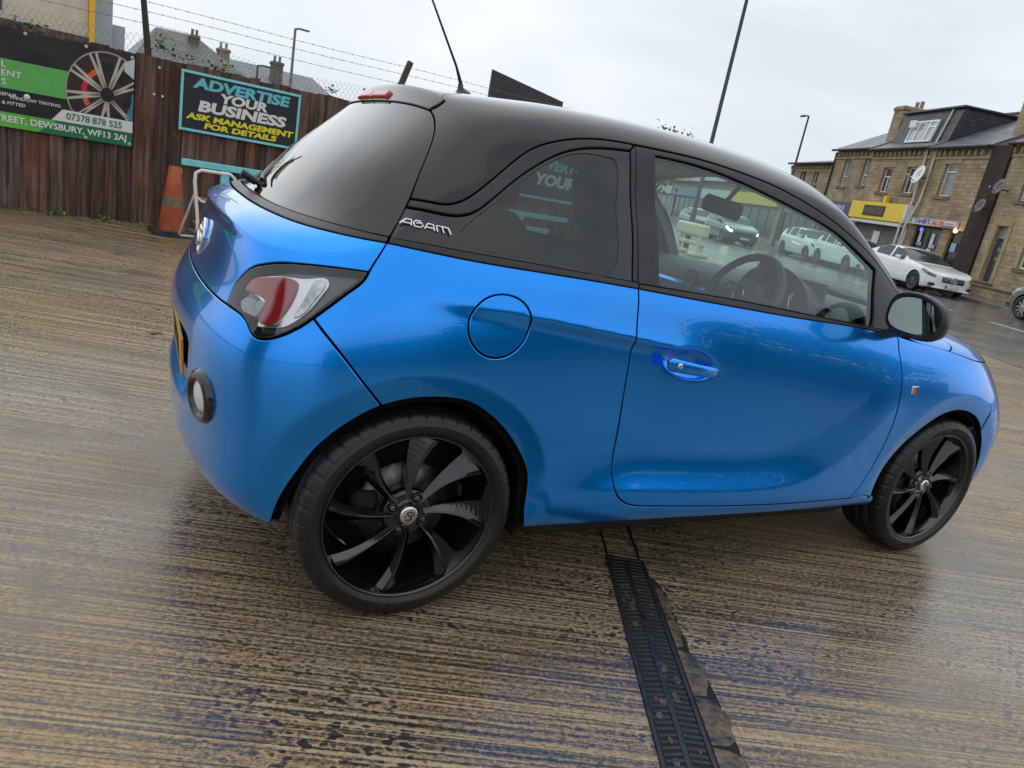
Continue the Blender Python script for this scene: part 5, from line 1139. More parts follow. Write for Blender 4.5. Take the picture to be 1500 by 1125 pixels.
for sx_ in (5.9, 8.02): chimney(lh, K(sx_, 3)[0], K(sx_, 3.9)[1]+.1, .72, .8, noisy('stone_chimney', (.20, .17, .13), (.33, .28, .22), 5, (.7, .9), .01) if sx_ < 6 else M_stone_far, 1.0, 2, 3.0)
M_lamp = noisy('grey_lamp_steel', (.13, .135, .14), (.20, .205, .21), 8, (.4, .55), 0, metal=.4); M_lampd = noisy('dark_lamp_steel', (.045, .045, .050), (.08, .08, .085), 8, (.4, .55), 0, metal=.4)
def lamp(loc, H, rz, r0, r1, arm, m, label, lean=0.0):
    e = empty('street_lamp', loc, rz); tag(e, label, 'street lamp', 'street lamps')
    MB().tube([(0, 0, 0), (0, 0, 1.2), (0, 0, 1.25), (0, 0, H)], [r0*1.35, r0*1.3, r0, r1], 12).build('column', m, e)
    MB().tube([(0, 0, H-.05), (arm*.5, 0, H+.02), (arm, 0, H+.03)], r1*.8, 8).build('arm', m, e)
    MB().bbox(arm*.75, arm+.45, -.09, .09, H-.01, H+.07, .02).build('lantern', m, e); return e
K = fK(12, 30); lx, lz = K(5.1, 3.88); lamp(fpt(lx, 30), lz, FA, .085, .06, .25, M_lamp, 'grey street lamp behind the roofs left of the car')
K2 = fK(12, 33); lx2, lz2 = K2(4.22, 2.77); lamp(fpt(lx2, 33), lz2, FA, .07, .05, .35, M_lampd, 'short dark lamp in front of the long slate roof')
# black board on posts above the car roof
M_board = noisy('charcoal_board', (.026, .024, .028), (.05, .046, .05), 4, (.5, .65), .001)
bd = fobj(tag(empty('black_board'), 'black hoarding board with faint swirl showing above the car roof', 'board'), 6)
MB().add([(7.70, 0, 1.9), (10.12, .5, 1.8), (10.12, .5, 3.19), (7.70, 0, 3.39), (7.70, .06, 1.9), (10.12, .56, 1.8), (10.12, .56, 3.19), (7.70, .06, 3.39)], [(0, 1, 2, 3), (7, 6, 5, 4), (0, 4, 5, 1), (1, 5, 6, 2), (2, 6, 7, 3), (3, 7, 4, 0)]).build('panel', M_board, bd)
for x in (8.1, 9.7): MB().box(x, x+.09, .36, .45, 0, 2.6).build('leg', M_post, bd)
M_sw = mat('faint_print', (.085, .070, .075), .55)
for r_ in (.14, .22, .30, .38): MB().tube([(9.25+r_*1.0*math.cos(a), .305+r_*.207*math.cos(a), 2.72+r_*.9*math.sin(a)) for a in np.linspace(0, 6.28, 40)], .012, 4, cap=False).build('printed_swirl', M_sw, bd)
op = fobj(tag(MB().tube([(4.04, 0, 0), (4.04, 0, 2.2)], .030, 8).bbox(3.99, 4.09, -.05, .05, 2.17, 2.215, .01).build('steel_post', M_lampd), 'short capped steel post rising behind the fence beside the spoiler', 'post'), 4)
# ================================================================== the terrace across the road (local x = -s, y = depth behind the facade, z up)
def stone_mat(name, c1, c2, mort, bw=.42, rh=.165, rough=.75, soot=.5):
    m = mat(name, c1, rough); t, b, L = nodes(m); tc = N(t, 'ShaderNodeTexCoord'); bt = N(t, 'ShaderNodeTexBrick', i_Scale=1.0); bt.offset = .37
    bt.inputs['Color1'].default_value = (*c1, 1); bt.inputs['Color2'].default_value = (*c2, 1); bt.inputs['Mortar'].default_value = (*mort, 1); bt.inputs['Brick Width'].default_value = bw; bt.inputs['Row Height'].default_value = rh; bt.inputs['Mortar Size'].default_value = .010; bt.inputs['Bias'].default_value = .0
    L(tc.outputs['UV'], bt.inputs['Vector'])
    n = N(t, 'ShaderNodeTexNoise', i_Scale=.9, i_Detail=6.0, i_Roughness=.65); L(tc.outputs['Object'], n.inputs['Vector']); cr = N(t, 'ShaderNodeValToRGB'); cr.color_ramp.elements[0].position = .38; cr.color_ramp.elements[0].color = (1-soot, 1-soot, 1-soot, 1); cr.color_ramp.elements[1].position = .62; cr.color_ramp.elements[1].color = (1, 1, 1, 1); L(n.outputs['Fac'], cr.inputs[0])
    n2 = N(t, 'ShaderNodeTexNoise', i_Scale=9.0, i_Detail=4.0); L(tc.outputs['Object'], n2.inputs['Vector']); mr = N(t, 'ShaderNodeMapRange'); mr.inputs[3].default_value = .7; mr.inputs[4].default_value = 1.25; L(n2.outputs['Fac'], mr.inputs[0])
    m1 = N(t, 'ShaderNodeMix', data_type='RGBA', blend_type='MULTIPLY'); m1.inputs[0].default_value = 1; L(bt.outputs['Color'], m1.inputs[6]); L(cr.outputs[0], m1.inputs[7])
    m2 = N(t, 'ShaderNodeMix', data_type='RGBA', blend_type='MULTIPLY'); m2.inputs[0].default_value = 1; L(m1.outputs[2], m2.inputs[6]); L(mr.outputs[0], m2.inputs[7]); L(m2.outputs[2], b.inputs['Base Color'])
    bp = N(t, 'ShaderNodeBump', i_Strength=.7, i_Distance=.02); bp.invert = True; L(bt.outputs['Fac'], bp.inputs['Height']); L(bp.outputs[0], b.inputs['Normal']); return m
M_stone = stone_mat('yorkshire_stone', (.39, .295, .175), (.53, .415, .26), (.28, .215, .14), soot=.42); M_stone2 = stone_mat('pale_stone', (.45, .345, .21), (.56, .45, .285), (.32, .25, .16), soot=.35); M_dbrick = stone_mat('dark_brick', (.035, .018, .016), (.07, .034, .028), (.02, .014, .013), .23, .075)
M_ash = noisy('dressed_stone', (.32, .24, .14), (.42, .33, .20), 4, (.7, .85), .003); M_sill = noisy('sooty_sill', (.12, .10, .08), (.22, .18, .14), 6, (.7, .85), .003)
M_upvc = mat('white_frame', (.78, .79, .79), .3); M_pane = mat('window_pane', (.05, .06, .065), .05, 0, .8, .6, .02); M_net = noisy('net_curtain', (.18, .24, .25), (.28, .34, .35), 14, (.12, .2), 0, stretch=(4, 4, .4))
M_gut = mat('black_gutter', (.02, .02, .021), .4); M_pipe = mat('cream_pipe', (.60, .56, .50), .4)
def street_thing(name, label, cat, group=None, s=0, off=21.5, z=0, rz=0): e = empty(name, st_pt(s, off, z), SRZ+rz); tag(e, label, cat, group); return e
def wall_holes(name, x0, x1, z0, z1, holes, m, par, y0=0.0, th=.30):
    xs = sorted({x0, x1, *[min(max(v, x0), x1) for h in holes for v in h[:2]]}); zs = sorted({z0, z1, *[min(max(v, z0), z1) for h in holes for v in h[2:]]}); b = MB()
    def hole(x, z): return any(h[0] < x < h[1] and h[2] < z < h[3] for h in holes)
    for i in range(len(xs)-1):
        for j in range(len(zs)-1):
            if hole((xs[i]+xs[i+1])/2, (zs[j]+zs[j+1])/2): continue
            b.add([(xs[i], y0, zs[j]), (xs[i+1], y0, zs[j]), (xs[i+1], y0, zs[j+1]), (xs[i], y0, zs[j+1])], [(0, 1, 2, 3)])
    for a in holes:
        p = [(a[0], a[2]), (a[1], a[2]), (a[1], a[3]), (a[0], a[3])]
        for k in range(4): q, r_ = p[k], p[(k+1) % 4]; b.add([(q[0], y0, q[1]), (q[0], y0+th, q[1]), (r_[0], y0+th, r_[1]), (r_[0], y0, r_[1])], [(0, 1, 2, 3)])
    D = 8.0
    b.add([(x0, y0, z0), (x0, D, z0), (x0, D, z1), (x0, y0, z1)], [(3, 2, 1, 0)]); b.add([(x1, y0, z0), (x1, D, z0), (x1, D, z1), (x1, y0, z1)], [(0, 1, 2, 3)]); b.add([(x0, D, z0), (x1, D, z0), (x1, D, z1), (x0, D, z1)], [(3, 2, 1, 0)])
    return box_uv(b.build(name, m, par))
def window(par, x0, x1, z0, z1, style, y=.14, arch=False, pane=None):
    f = MB(); t_ = .06
    f.box(x0, x1, y, y+.06, z0, z0+t_).box(x0, x1, y, y+.06, z1-t_, z1).box(x0, x0+t_, y, y+.06, z0+t_, z1-t_).box(x1-t_, x1, y, y+.06, z0+t_, z1-t_)
    w = f.build('window', M_upvc, par); zt = z0+(z1-z0)*.62; xm = (x0+x1)/2; ps = []
    if style == 'T':
        MB().box(x0+t_, x1-t_, y-.004, y+.055, zt, zt+t_).box(xm-t_*.5, xm+t_*.5, y-.004, y+.055, z0+t_, zt).build('frame', M_upvc, w); ps = [(x0, xm, z0, zt), (xm, x1, z0, zt), (x0, x1, zt, z1)]
    elif style == 'top':
        zt = z0+(z1-z0)*.74; MB().box(x0+t_, x1-t_, y-.004, y+.055, zt, zt+t_).build('frame', M_upvc, w); ps = [(x0, x1, z0, zt), (x0, x1, zt, z1)]
    elif style == 'sash':
        zt = z0+(z1-z0)*.36; MB().box(x0+t_, x1-t_, y-.004, y+.055, zt, zt+t_).build('frame', M_upvc, w); ps = [(x0, x1, z0, zt), (x0, x1, zt, z1)]
    else: ps = [(x0, x1, z0, z1)]
    for p in ps: MB().add([(p[0]+.03, y+.035, p[2]+.03), (p[1]-.03, y+.035, p[2]+.03), (p[1]-.03, y+.035, p[3]-.03), (p[0]+.03, y+.035, p[3]-.03)], [(0, 1, 2, 3)]).build('pane', pane or M_pane, w)
    MB().bbox(x0-.12, x1+.12, -.07, .12, z0-.16, z0-.002, .012).build('sill', M_sill, w)
    if arch:
        n = 10; pts = [(x0-.02, z1-.02)]+[(xm+(x1-x0)/2*math.cos(a)*1.02, z1-.10+.16*math.sin(a)) for a in np.linspace(math.pi, 0, n)]+[(x1+.02, z1-.02)]
        MB().prism([(x0-.10, z1+.28), (x0-.10, z1-.10)]+pts[1:-1]+[(x1+.10, z1-.10), (x1+.10, z1+.28)], -.03, .10, mat=Matrix.Rotation(R(90), 4, 'X') @ Matrix.Translation((0, 0, -.08))).build('arch_lintel', M_ash, w)
    else: MB().bbox(x0-.18, x1+.18, -.025, .13, z1+.002, z1+.27, .012).build('lintel', M_ash, w)
    return w
def gable_roof(par, x0, x1, ze, zr, m, depth=4.2):
    b = MB().add([(x0, -.30, ze), (x1, -.30, ze), (x1, depth, zr), (x0, depth, zr), (x0, depth*2+.3, ze), (x1, depth*2+.3, ze), (x0, -.30, ze-.10), (x1, -.30, ze-.10)], [(0, 1, 2, 3), (3, 2, 5, 4), (6, 7, 1, 0), (1, 5, 2), (0, 3, 4)]); r_ = box_uv(b.build('roof', m, par))
    MB().tube([(x0, -.34, ze-.03), (x1, -.34, ze-.03)], .06, 8).build('gutter', M_gut, r_)
    MB().tube([(x0, depth, zr+.02), (x1, depth, zr+.02)], .10, 8).build('ridge_tiles', M_slate3, r_)
    nb = int((x1-x0)/.42)
    for i in range(nb): 
        xx = x0+.2+i*(x1-x0-.3)/nb
        MB().bbox(xx-.05, xx+.05, -.18, .0, ze-.36, ze-.14, .012).build('eaves_bracket', M_ash, par)
    MB().bbox(x0, x1, -.06, .0, ze-.50, ze-.37, .01).build('string_course', M_ash, par)
    return r_
def sx(s): return -s
# --- house 5 (right edge): grey door
H5 = street_thing('stone_house', 'stone house at the right edge with grey panelled front door', 'house', 'terraced houses')
dX = (sx(25.40), sx(24.80)); wall_holes('wall', sx(26.0), sx(15), 0, 6.05, [(dX[0], dX[1], .68, 2.88), (sx(23.72), sx(22.3), 1.42, 2.85), (sx(24.9), sx(23.9), 3.9, 5.3)], M_stone2, H5)
dr = MB().bbox(dX[0], dX[1], .16, .22, .68, 2.35, .01).build('door', noisy('slate_blue_door', (.045, .055, .07), (.06, .07, .088), 6, (.3, .4), 0), H5)
for z in (1.25, 1.62, 1.99): MB().prism([(0, -.13), (.085, 0), (0, .13), (-.085, 0)], 0, .02, mat=Matrix.Translation(((dX[0]+dX[1])/2, .16, z)) @ Matrix.Rotation(R(90), 4, 'X')).build('diamond_pane', M_pane, dr)
MB().bbox(dX[0], dX[1], .15, .22, 2.40, 2.88, .01).build('fanlight', M_net, H5)
for a in ((dX[0]-.20, dX[0]-.004, .6, 2.88), (dX[1]+.004, dX[1]+.20, .6, 2.88), (dX[0]-.20, dX[1]+.20, 2.885, 3.15)): MB().bbox(a[0], a[1], -.04, .10, a[2], a[3], .012).build('door_surround', M_ash, H5)
MB().bbox(dX[0]-.25, dX[1]+.25, -.9, .15, .0, .66, .02).build('door_step', M_sill, H5)
window(H5, sx(23.72), sx(22.3), 1.42, 2.85, 'T'); window(H5, sx(24.9), sx(23.9), 3.9, 5.3, 'top'); gable_roof(H5, sx(26.0), sx(15), 6.05, 8.5, M_slate)
# --- dark brick strip and house 4 (salon)
H4 = street_thing('salon_house', 'stone salon house with white salon sign and dark brick strip', 'house', 'terraced houses')
box_uv(MB().box(sx(27.12), sx(26.0), -.12, 3, 0, 6.0).build('brick_strip', M_dbrick, H4)); box_uv(MB().add([(sx(27.12), -.12, 6.0), (sx(26.0), -.12, 6.0), (sx(26.0), 4, 8.4), (sx(27.12), 4, 8.4), (sx(27.12), 3, 6.0), (sx(26.0), 3, 6.0)], [(0, 1, 2, 3), (1, 5, 2), (0, 3, 4)]).build('strip_cap', M_dbrick, H4))
wall_holes('wall', sx(31.1), sx(27.125), 0, 6.0, [(sx(30.65), sx(28.70), .15, 2.50), (sx(28.12), sx(27.25), .15, 2.50), (sx(29.97), sx(29.08), 3.90, 5.30)], M_stone, H4)
window(H4, sx(29.97), sx(29.08), 3.90, 5.30, 'top', pane=M_net); gable_roof(H4, sx(31.1), sx(27.125), 6.0, 8.35, M_slate)
M_shop = noisy('dark_shop_glass', (.012, .012, .013), (.03, .03, .032), 3, (.08, .15), 0); M_frm = mat('dark_shop_frame', (.03, .03, .032), .35)
def shopdoors(par, x0, x1, z0, z1, n):
    for i in range(n):
        a, b2 = x0+(x1-x0)*i/n, x0+(x1-x0)*(i+1)/n; d = MB().box(a, b2, .10, .16, z0, z0+.10).box(a, b2, .10, .16, z1-.10, z1).box(a, a+.07, .10, .16, z0+.10, z1-.10).box(b2-.07, b2, .10, .16, z0+.10, z1-.10).build('shop_door', M_frm, par)
        MB().add([(a+.05, .13, z0+.08), (b2-.05, .13, z0+.08), (b2-.05, .13, z1-.08), (a+.05, .13, z1-.08)], [(0, 1, 2, 3)]).build('pane', M_shop, d)
shopdoors(H4, sx(30.62), sx(28.73), .15, 2.45, 2); shopdoors(H4, sx(28.10), sx(27.27), .15, 2.45, 1)
M_poster = noisy('poster_paper', (.55, .57, .60), (.75, .76, .78), 9, (.5, .6), 0); M_pink = noisy('poster_pink', (.35, .16, .18), (.60, .40, .38), 7, (.5, .6), 0); M_bluep = mat('poster_blue', (.30, .45, .70), .5)
for x, z, w, h, m in ((sx(30.25), 1.95, .20, .62, M_poster), (sx(29.30), 1.92, .22, .62, M_poster), (sx(30.45), 1.25, .42, .42, M_pink), (sx(29.95), 1.22, .36, .40, M_pink), (sx(29.35), 1.38, .30, .34, M_poster), (sx(27.75), 1.78, .34, .36, M_bluep), (sx(30.15), 1.72, .32, .16, M_bluep), (sx(29.15), 1.68, .30, .16, M_bluep)): MB().box(x-w/2, x+w/2, .092, .098, z-h/2, z+h/2).build('poster', m, H4)
M_hot = mat('warm_lamp', (.9, .7, .4), .4, emit=(1.0, .62, .25), es=5.0); M_bl = mat('blue_neon', (.05, .05, .9), .4, emit=(.05, .08, 1.0), es=4.0)
MB().lathe([(0, -.07), (.07, -.04), (.09, .04), (.03, .07)], 12, mat=Matrix.Translation((sx(27.62), -.14, 2.45))).build('door_lamp', M_hot, H4); MB().lathe([(.04, 0), (.08, .02), (.08, -.02), (.04, 0)], 14, mat=Matrix.Translation((sx(30.30), .085, 2.36)) @ Matrix.Rotation(R(90), 4, 'X')).build('neon_sign', M_bl, H4)
TU = lambda x, z, y: Matrix.Translation((x, y, z)) @ Matrix.Rotation(R(90), 4, 'X')
def fit_text(txt, name, par, m, x0, x1, z, sz, y, bold=.02, shear=0):
    me = text_mesh(txt, sz, bold, .004, shear); xs = [v.co.x for v in me.vertices]; c = (max(xs)+min(xs))/2; k = (x1-x0)/(max(xs)-min(xs))
    for v in me.vertices: v.co.x = (v.co.x-c)*k
    me.transform(TU((x0+x1)/2, z, y)); me.materials.clear(); me.materials.append(m); o = bpy.data.objects.new(name, me); COL.objects.link(o); o.parent = par
ss = street_thing('salon_sign', 'white fascia sign reading TAHIR\'S SALON above the salon door', 'sign')
MB().bbox(sx(31.06), sx(27.65), -.20, -.06, 2.55, 2.84, .01).build('board', noisy('sign_white', (.66, .64, .64), (.74, .72, .72), 5, (.35, .45), 0), ss); MB().box(sx(28.6), sx(27.68), -.204, -.199, 2.57, 2.64).build('stripe', mat('purple_stripe', (.30, .10, .30), .4), ss)
fit_text("TAHIR'S", 'lettering', ss, mat('indigo_letters', (.07, .03, .30), .4), sx(30.60), sx(29.42), 2.70, .30, -.204, .03); fit_text('SALON', 'lettering', ss, mat('red_letters', (.62, .02, .03), .4), sx(29.34), sx(28.45), 2.695, .30, -.204, .03, .12); fit_text('HAIR & BEAUTY', 'lettering', ss, mat('faint_letters', (.35, .25, .35), .4), sx(28.36), sx(27.75), 2.715, .09, -.204); MB().lathe([(0, .002), (.07, .002), (.07, 0)], 16, mat=TU(sx(30.85), 2.70, -.204)).build('roundel', mat('roundel_green', (.25, .35, .28), .4), ss)
# --- house 3 (yellow shop, dormer)
H3 = street_thing('dormer_house', 'stone shop house with slate dormer above the yellow sign', 'house', 'terraced houses')
wall_holes('wall', sx(36.28), sx(31.105), 0, 6.05, [(sx(35.95), sx(31.45), .0, 2.30), (sx(34.87), sx(34.05), 3.92, 5.15), (sx(32.78), sx(31.90), 3.94, 5.18)], M_stone, H3)
window(H3, sx(34.87), sx(34.05), 3.92, 5.15, 'T'); window(H3, sx(32.78), sx(31.90), 3.94, 5.18, 'T'); gable_roof(H3, sx(36.28), sx(31.105), 6.05, 8.4, M_slate)
dm = MB(); yd = .35
dm.add([(sx(35.6), yd, 6.25), (sx(31.0), yd, 6.25), (sx(31.0), yd+.35, 7.92), (sx(35.6), yd+.35, 7.92), (sx(35.6), 4.2, 7.95), (sx(31.0), 4.2, 7.95), (sx(31.0), 4.2, 6.25), (sx(35.6), 4.2, 6.25)], [(0, 1, 2, 3), (1, 6, 5, 2), (3, 2, 5, 4), (7, 0, 3, 4)])
dmo = box_uv(dm.build('dormer', slate_mat('dormer_slate', (.030, .030, .038), (.062, .062, .074), .30, .16), H3))
MB().bbox(sx(35.75), sx(30.85), yd+.20, 4.3, 7.93, 8.03, .02).build('dormer_roof', M_gut, dmo)
x0, x1, z0, z1 = sx(34.35), sx(32.30), 6.42, 7.48; yw = yd-.02
tilt = Matrix.Translation((0, yw, z0)) @ Matrix.Rotation(R(-11.5), 4, 'X') @ Matrix.Translation((0, -yw, -z0))
f = MB(); f.box(x0, x1, yw-.05, yw+.05, z0, z0+.08, mat=tilt).box(x0, x1, yw-.05, yw+.05, z1-.08, z1, mat=tilt)
for xx in (x0+.04, x0+(x1-x0)*.30, x0+(x1-x0)*.72, x1-.04): f.box(xx-.045, xx+.045, yw-.055, yw+.05, z0+.08, z1-.08, mat=tilt)
f.box(x0, x0+(x1-x0)*.30, yw-.045, yw+.05, z0+.70, z0+.78, mat=tilt).box(x0+(x1-x0)*.72, x1, yw-.045, yw+.05, z0+.70, z0+.78, mat=tilt)
dw = f.build('dormer_window', M_upvc, dmo)
M_skyp = mat('sky_pane', (.30, .33, .36), .06, 0, .8, .5)
for a, b2 in ((0, .30), (.30, .72), (.72, 1)): MB().box(x0+(x1-x0)*a+.03, x0+(x1-x0)*b2-.03, yw-.01, yw, z0+.05, z1-.05, mat=tilt).build('pane', M_skyp, dw)
MB().bbox(x0+.04, x0+(x1-x0)*.28, yw-.32, yw-.28, z1-.36, z1-.02, .01, mat=Matrix.Translation((0, .25, .02))).build('open_vent', M_upvc, dw)
MB().tube([(sx(31.75), yd-.04, 6.3), (sx(31.75), yd+.30, 7.9)], .05, 8).build('dormer_pipe', M_pipe, dmo)
shu = MB(); zz = 0.0
while zz < 2.28: shu.add([(sx(35.9), .10, zz), (sx(31.5), .10, zz), (sx(31.5), .07, zz+.04), (sx(35.9), .07, zz+.04), (sx(31.5), .10, zz+.08), (sx(35.9), .10, zz+.08)], [(0, 1, 2, 3), (3, 2, 4, 5)]); zz += .08
shut = shu.build('roller_shutter', noisy('galvanised_shutter', (.17, .165, .16), (.25, .245, .235), 2, (.4, .55), 0, metal=.3), H3); MB().box(sx(34.1), sx(33.5), .055, .066, 1.35, 1.98).build('shutter_notice', M_poster, shut); MB().bbox(sx(36.2), sx(31.35), -.30, .05, 2.30, 2.48, .02).build('shutter_box', M_upvc, H3)
for xx in (sx(31.30), sx(36.1)): MB().box(xx-.09, xx+.09, -.05, .02, 0, 2.3).build('shopfront_post', M_pipe, H3)
ys = street_thing('yellow_sign', 'yellow fascia sign with black lettering block over the roller shutter', 'sign')
MB().bbox(sx(36.30), sx(31.35), -.38, -.05, 2.50, 3.36, .015).build('board', noisy('sign_yellow', (.80, .58, .01), (.86, .64, .02), 4, (.3, .4), 0), ys); MB().bbox(sx(31.345), sx(31.20), -.38, -.05, 2.50, 3.36, .01).build('end_panel', M_upvc, ys)
MB().box(sx(34.95), sx(32.95), -.392, -.381, 2.66, 3.20).build('letter_block', mat('charcoal_letters', (.035, .03, .02), .5), ys); fit_text('HAMUZA', 'lettering', ys, mat('grey_letters', (.13, .115, .07), .5), sx(34.85), sx(33.05), 2.93, .42, -.396, .03, .1)
MB().bbox(sx(33.55), sx(33.35), -.30, -.05, 3.365, 3.72, .02).build('alarm_box', bpy.data.materials['sign_yellow'], ys)
# --- house 2 (arched windows, navy sign)
H2 = street_thing('arched_house', 'stone house with two arched upstairs windows above the navy sign', 'house', 'terraced houses')
wall_holes('wall', sx(40.32), sx(36.285), 0, 6.12, [(sx(40.0), sx(36.6), .3, 2.4), (sx(39.08), sx(38.40), 4.12, 5.62), (sx(36.95), sx(36.33), 4.22, 5.68)], M_stone, H2)
window(H2, sx(39.08), sx(38.40), 4.12, 5.62, 'sash', arch=True, pane=M_net); window(H2, sx(36.95), sx(36.33), 4.22, 5.68, 'sash', arch=True, pane=M_net); gable_roof(H2, sx(40.32), sx(36.285), 6.12, 8.4, M_slate); shopdoors(H2, sx(40.0), sx(36.6), .3, 2.4, 3)
ns = street_thing('navy_sign', 'navy fascia sign beside the yellow sign, partly hidden by the car', 'sign'); MB().bbox(sx(40.1), sx(36.36), -.30, -.05, 2.52, 3.24, .01).build('board', mat('sign_navy', (.035, .045, .16), .35), ns); fit_text('ELECTRICALS', 'lettering', ns, V_txt, sx(39.9), sx(37.1), 2.90, .40, -.304, .02, .15)
MB().tube([(sx(40.25), -.06, 0), (sx(40.25), -.06, 6.0)], .05, 8).build('downpipe', M_gut, H2)
# --- house 1 and further houses down the street
H1 = street_thing('low_house', 'lower stone house beyond the arched windows with slate roof', 'house', 'terraced houses')
wall_holes('wall', sx(45.8), sx(40.325), 0, 5.4, [(sx(42.5), sx(41.85), 4.15, 4.95), (sx(44.3), sx(43.5), 4.15, 4.95), (sx(45.3), sx(41), .4, 2.3)], M_stone, H1)
window(H1, sx(42.5), sx(41.85), 4.15, 4.95, ''); window(H1, sx(44.3), sx(43.5), 4.15, 4.95, ''); gable_roof(H1, sx(45.8), sx(40.325), 5.4, 6.5, M_slate); shopdoors(H1, sx(45.3), sx(41), .4, 2.3, 4)
for k, (sa, sb, ze, lab, sc) in enumerate(((45.81, 55, 3.8, 'far stone shop with yellow sign seen through the door window', (.75, .55, .04)), (55.01, 63, 4.0, 'far stone shop with pale sign seen through the door window', (.45, .60, .60)), (63.01, 72, 3.9, 'furthest stone shop seen past the interior mirror', (.12, .20, .30)), (72.01, 84, 4.1, 'stone shop at the end of the terrace seen at the window pillar', (.5, .45, .4)))):
    Hx = street_thing('far_shop', lab, 'house', 'terraced houses'); hl = []; wall_holes('wall', sx(sb), sx(sa), 0, ze, hl+[(sx(sb-.5), sx(sa+.5), .3, 2.4)], M_stone, Hx); gable_roof(Hx, sx(sb), sx(sa), ze, ze+1.3, M_slate)
    shopdoors(Hx, sx(sb-.5), sx(sa+.5), .3, 2.4, 5); MB().bbox(sx(sb-.3), sx(sa+.3), -.25, -.05, 2.5, 3.3, .01).build('fascia', mat('far_fascia', sc, .4), Hx)
# chimneys
chimney(H3, sx(36.75), 8.5, .9, 2.0, M_stone, .9, 2, 6.2); chimney(H4, sx(27.4), 8.4, .9, 2.6, M_stone, 1.0, 2, 6.2)
# downpipes by the salon, dishes
for x0_, x1_, H in ((sx(31.25), sx(31.55), H3), (sx(30.85), sx(30.85), H4)): MB().tube([(x0_, -.42, .0), (x0_, -.42, 2.4), (x0_+(x1_-x0_)*.5, -.10, 3.6), (x1_, -.08, 6.0)], .055, 8).build('downpipe', M_pipe, H)
def dish(s, h, r, m, lab, back=False):
    e = street_thing('satellite_dish', lab, 'satellite dish', 'satellite dishes', s=s, off=21.5-.42, z=h); M4 = Matrix.Rotation(R(-4), 4, 'Z') @ Matrix.Rotation(R(76), 4, 'X')
    MB().lathe([(0, -.10*r), (r*.5, -.07*r), (r, 0.02), (r*1.02, .04), (r*.98, .05), (r*.5, -.02*r)], 28, mat=M4).build('reflector', m, e); MB().tube([(0, .42, -.1), (0, .12, -.1), (0, .02, 0)], .025, 8).build('bracket', M_gut, e); MB().tube([(0, 0, -r*.9), (-.1, -r*1.1, -r*.2)], .015, 6).build('feed_arm', M_gut, e); MB().bbox(-.13, -.05, -r*1.15, -r*1.05, -r*.25, -r*.12, .01).build('receiver', M_upvc, e)
dish(31.07, 4.75, .43, M_upvc, 'large white satellite dish between the downpipes'); M_gd = mat('grey_dish', (.10, .105, .11), .4); dish(25.55, 4.33, .31, M_gd, 'dark grey satellite dish, the upper one beside the dark brick strip'); dish(26.25, 3.55, .29, M_gd, 'dark grey satellite dish, the lower one on the dark brick strip')
# garden wall
gw = street_thing('garden_wall', 'low stone garden wall with coping in front of the grey door', 'wall', off=20.0); box_uv(MB().box(sx(23.95), sx(12), -.12, .12, 0, .50).build('wall', M_stone, gw))
cm = None
for i in range(20):
    o = MB().bbox(-.29, .29, -.17, .17, .502, .575, .012).build('coping_stone', M_sill, gw) if cm is None else bpy.data.objects.new('coping_stone', cm)
    if cm is None: cm = o.data
    else: COL.objects.link(o); o.parent = gw
    o.location.x = sx(23.66)+i*.585
box_uv(MB().box(sx(23.95), sx(23.70), .121, 1.5, 0, .50).build('return_wall', M_stone, gw))
lamp(st_pt(22.06, 8.15), 8.6, SRZ+R(180), .075, .055, .7, M_lampd, 'tall dark street lamp column rising behind the middle of the car roof'); lamp(st_pt(39.4, 18.8), 7.5, SRZ+R(180), .075, .05, .55, M_lampd, 'distant dark street lamp left of the terrace roofs')
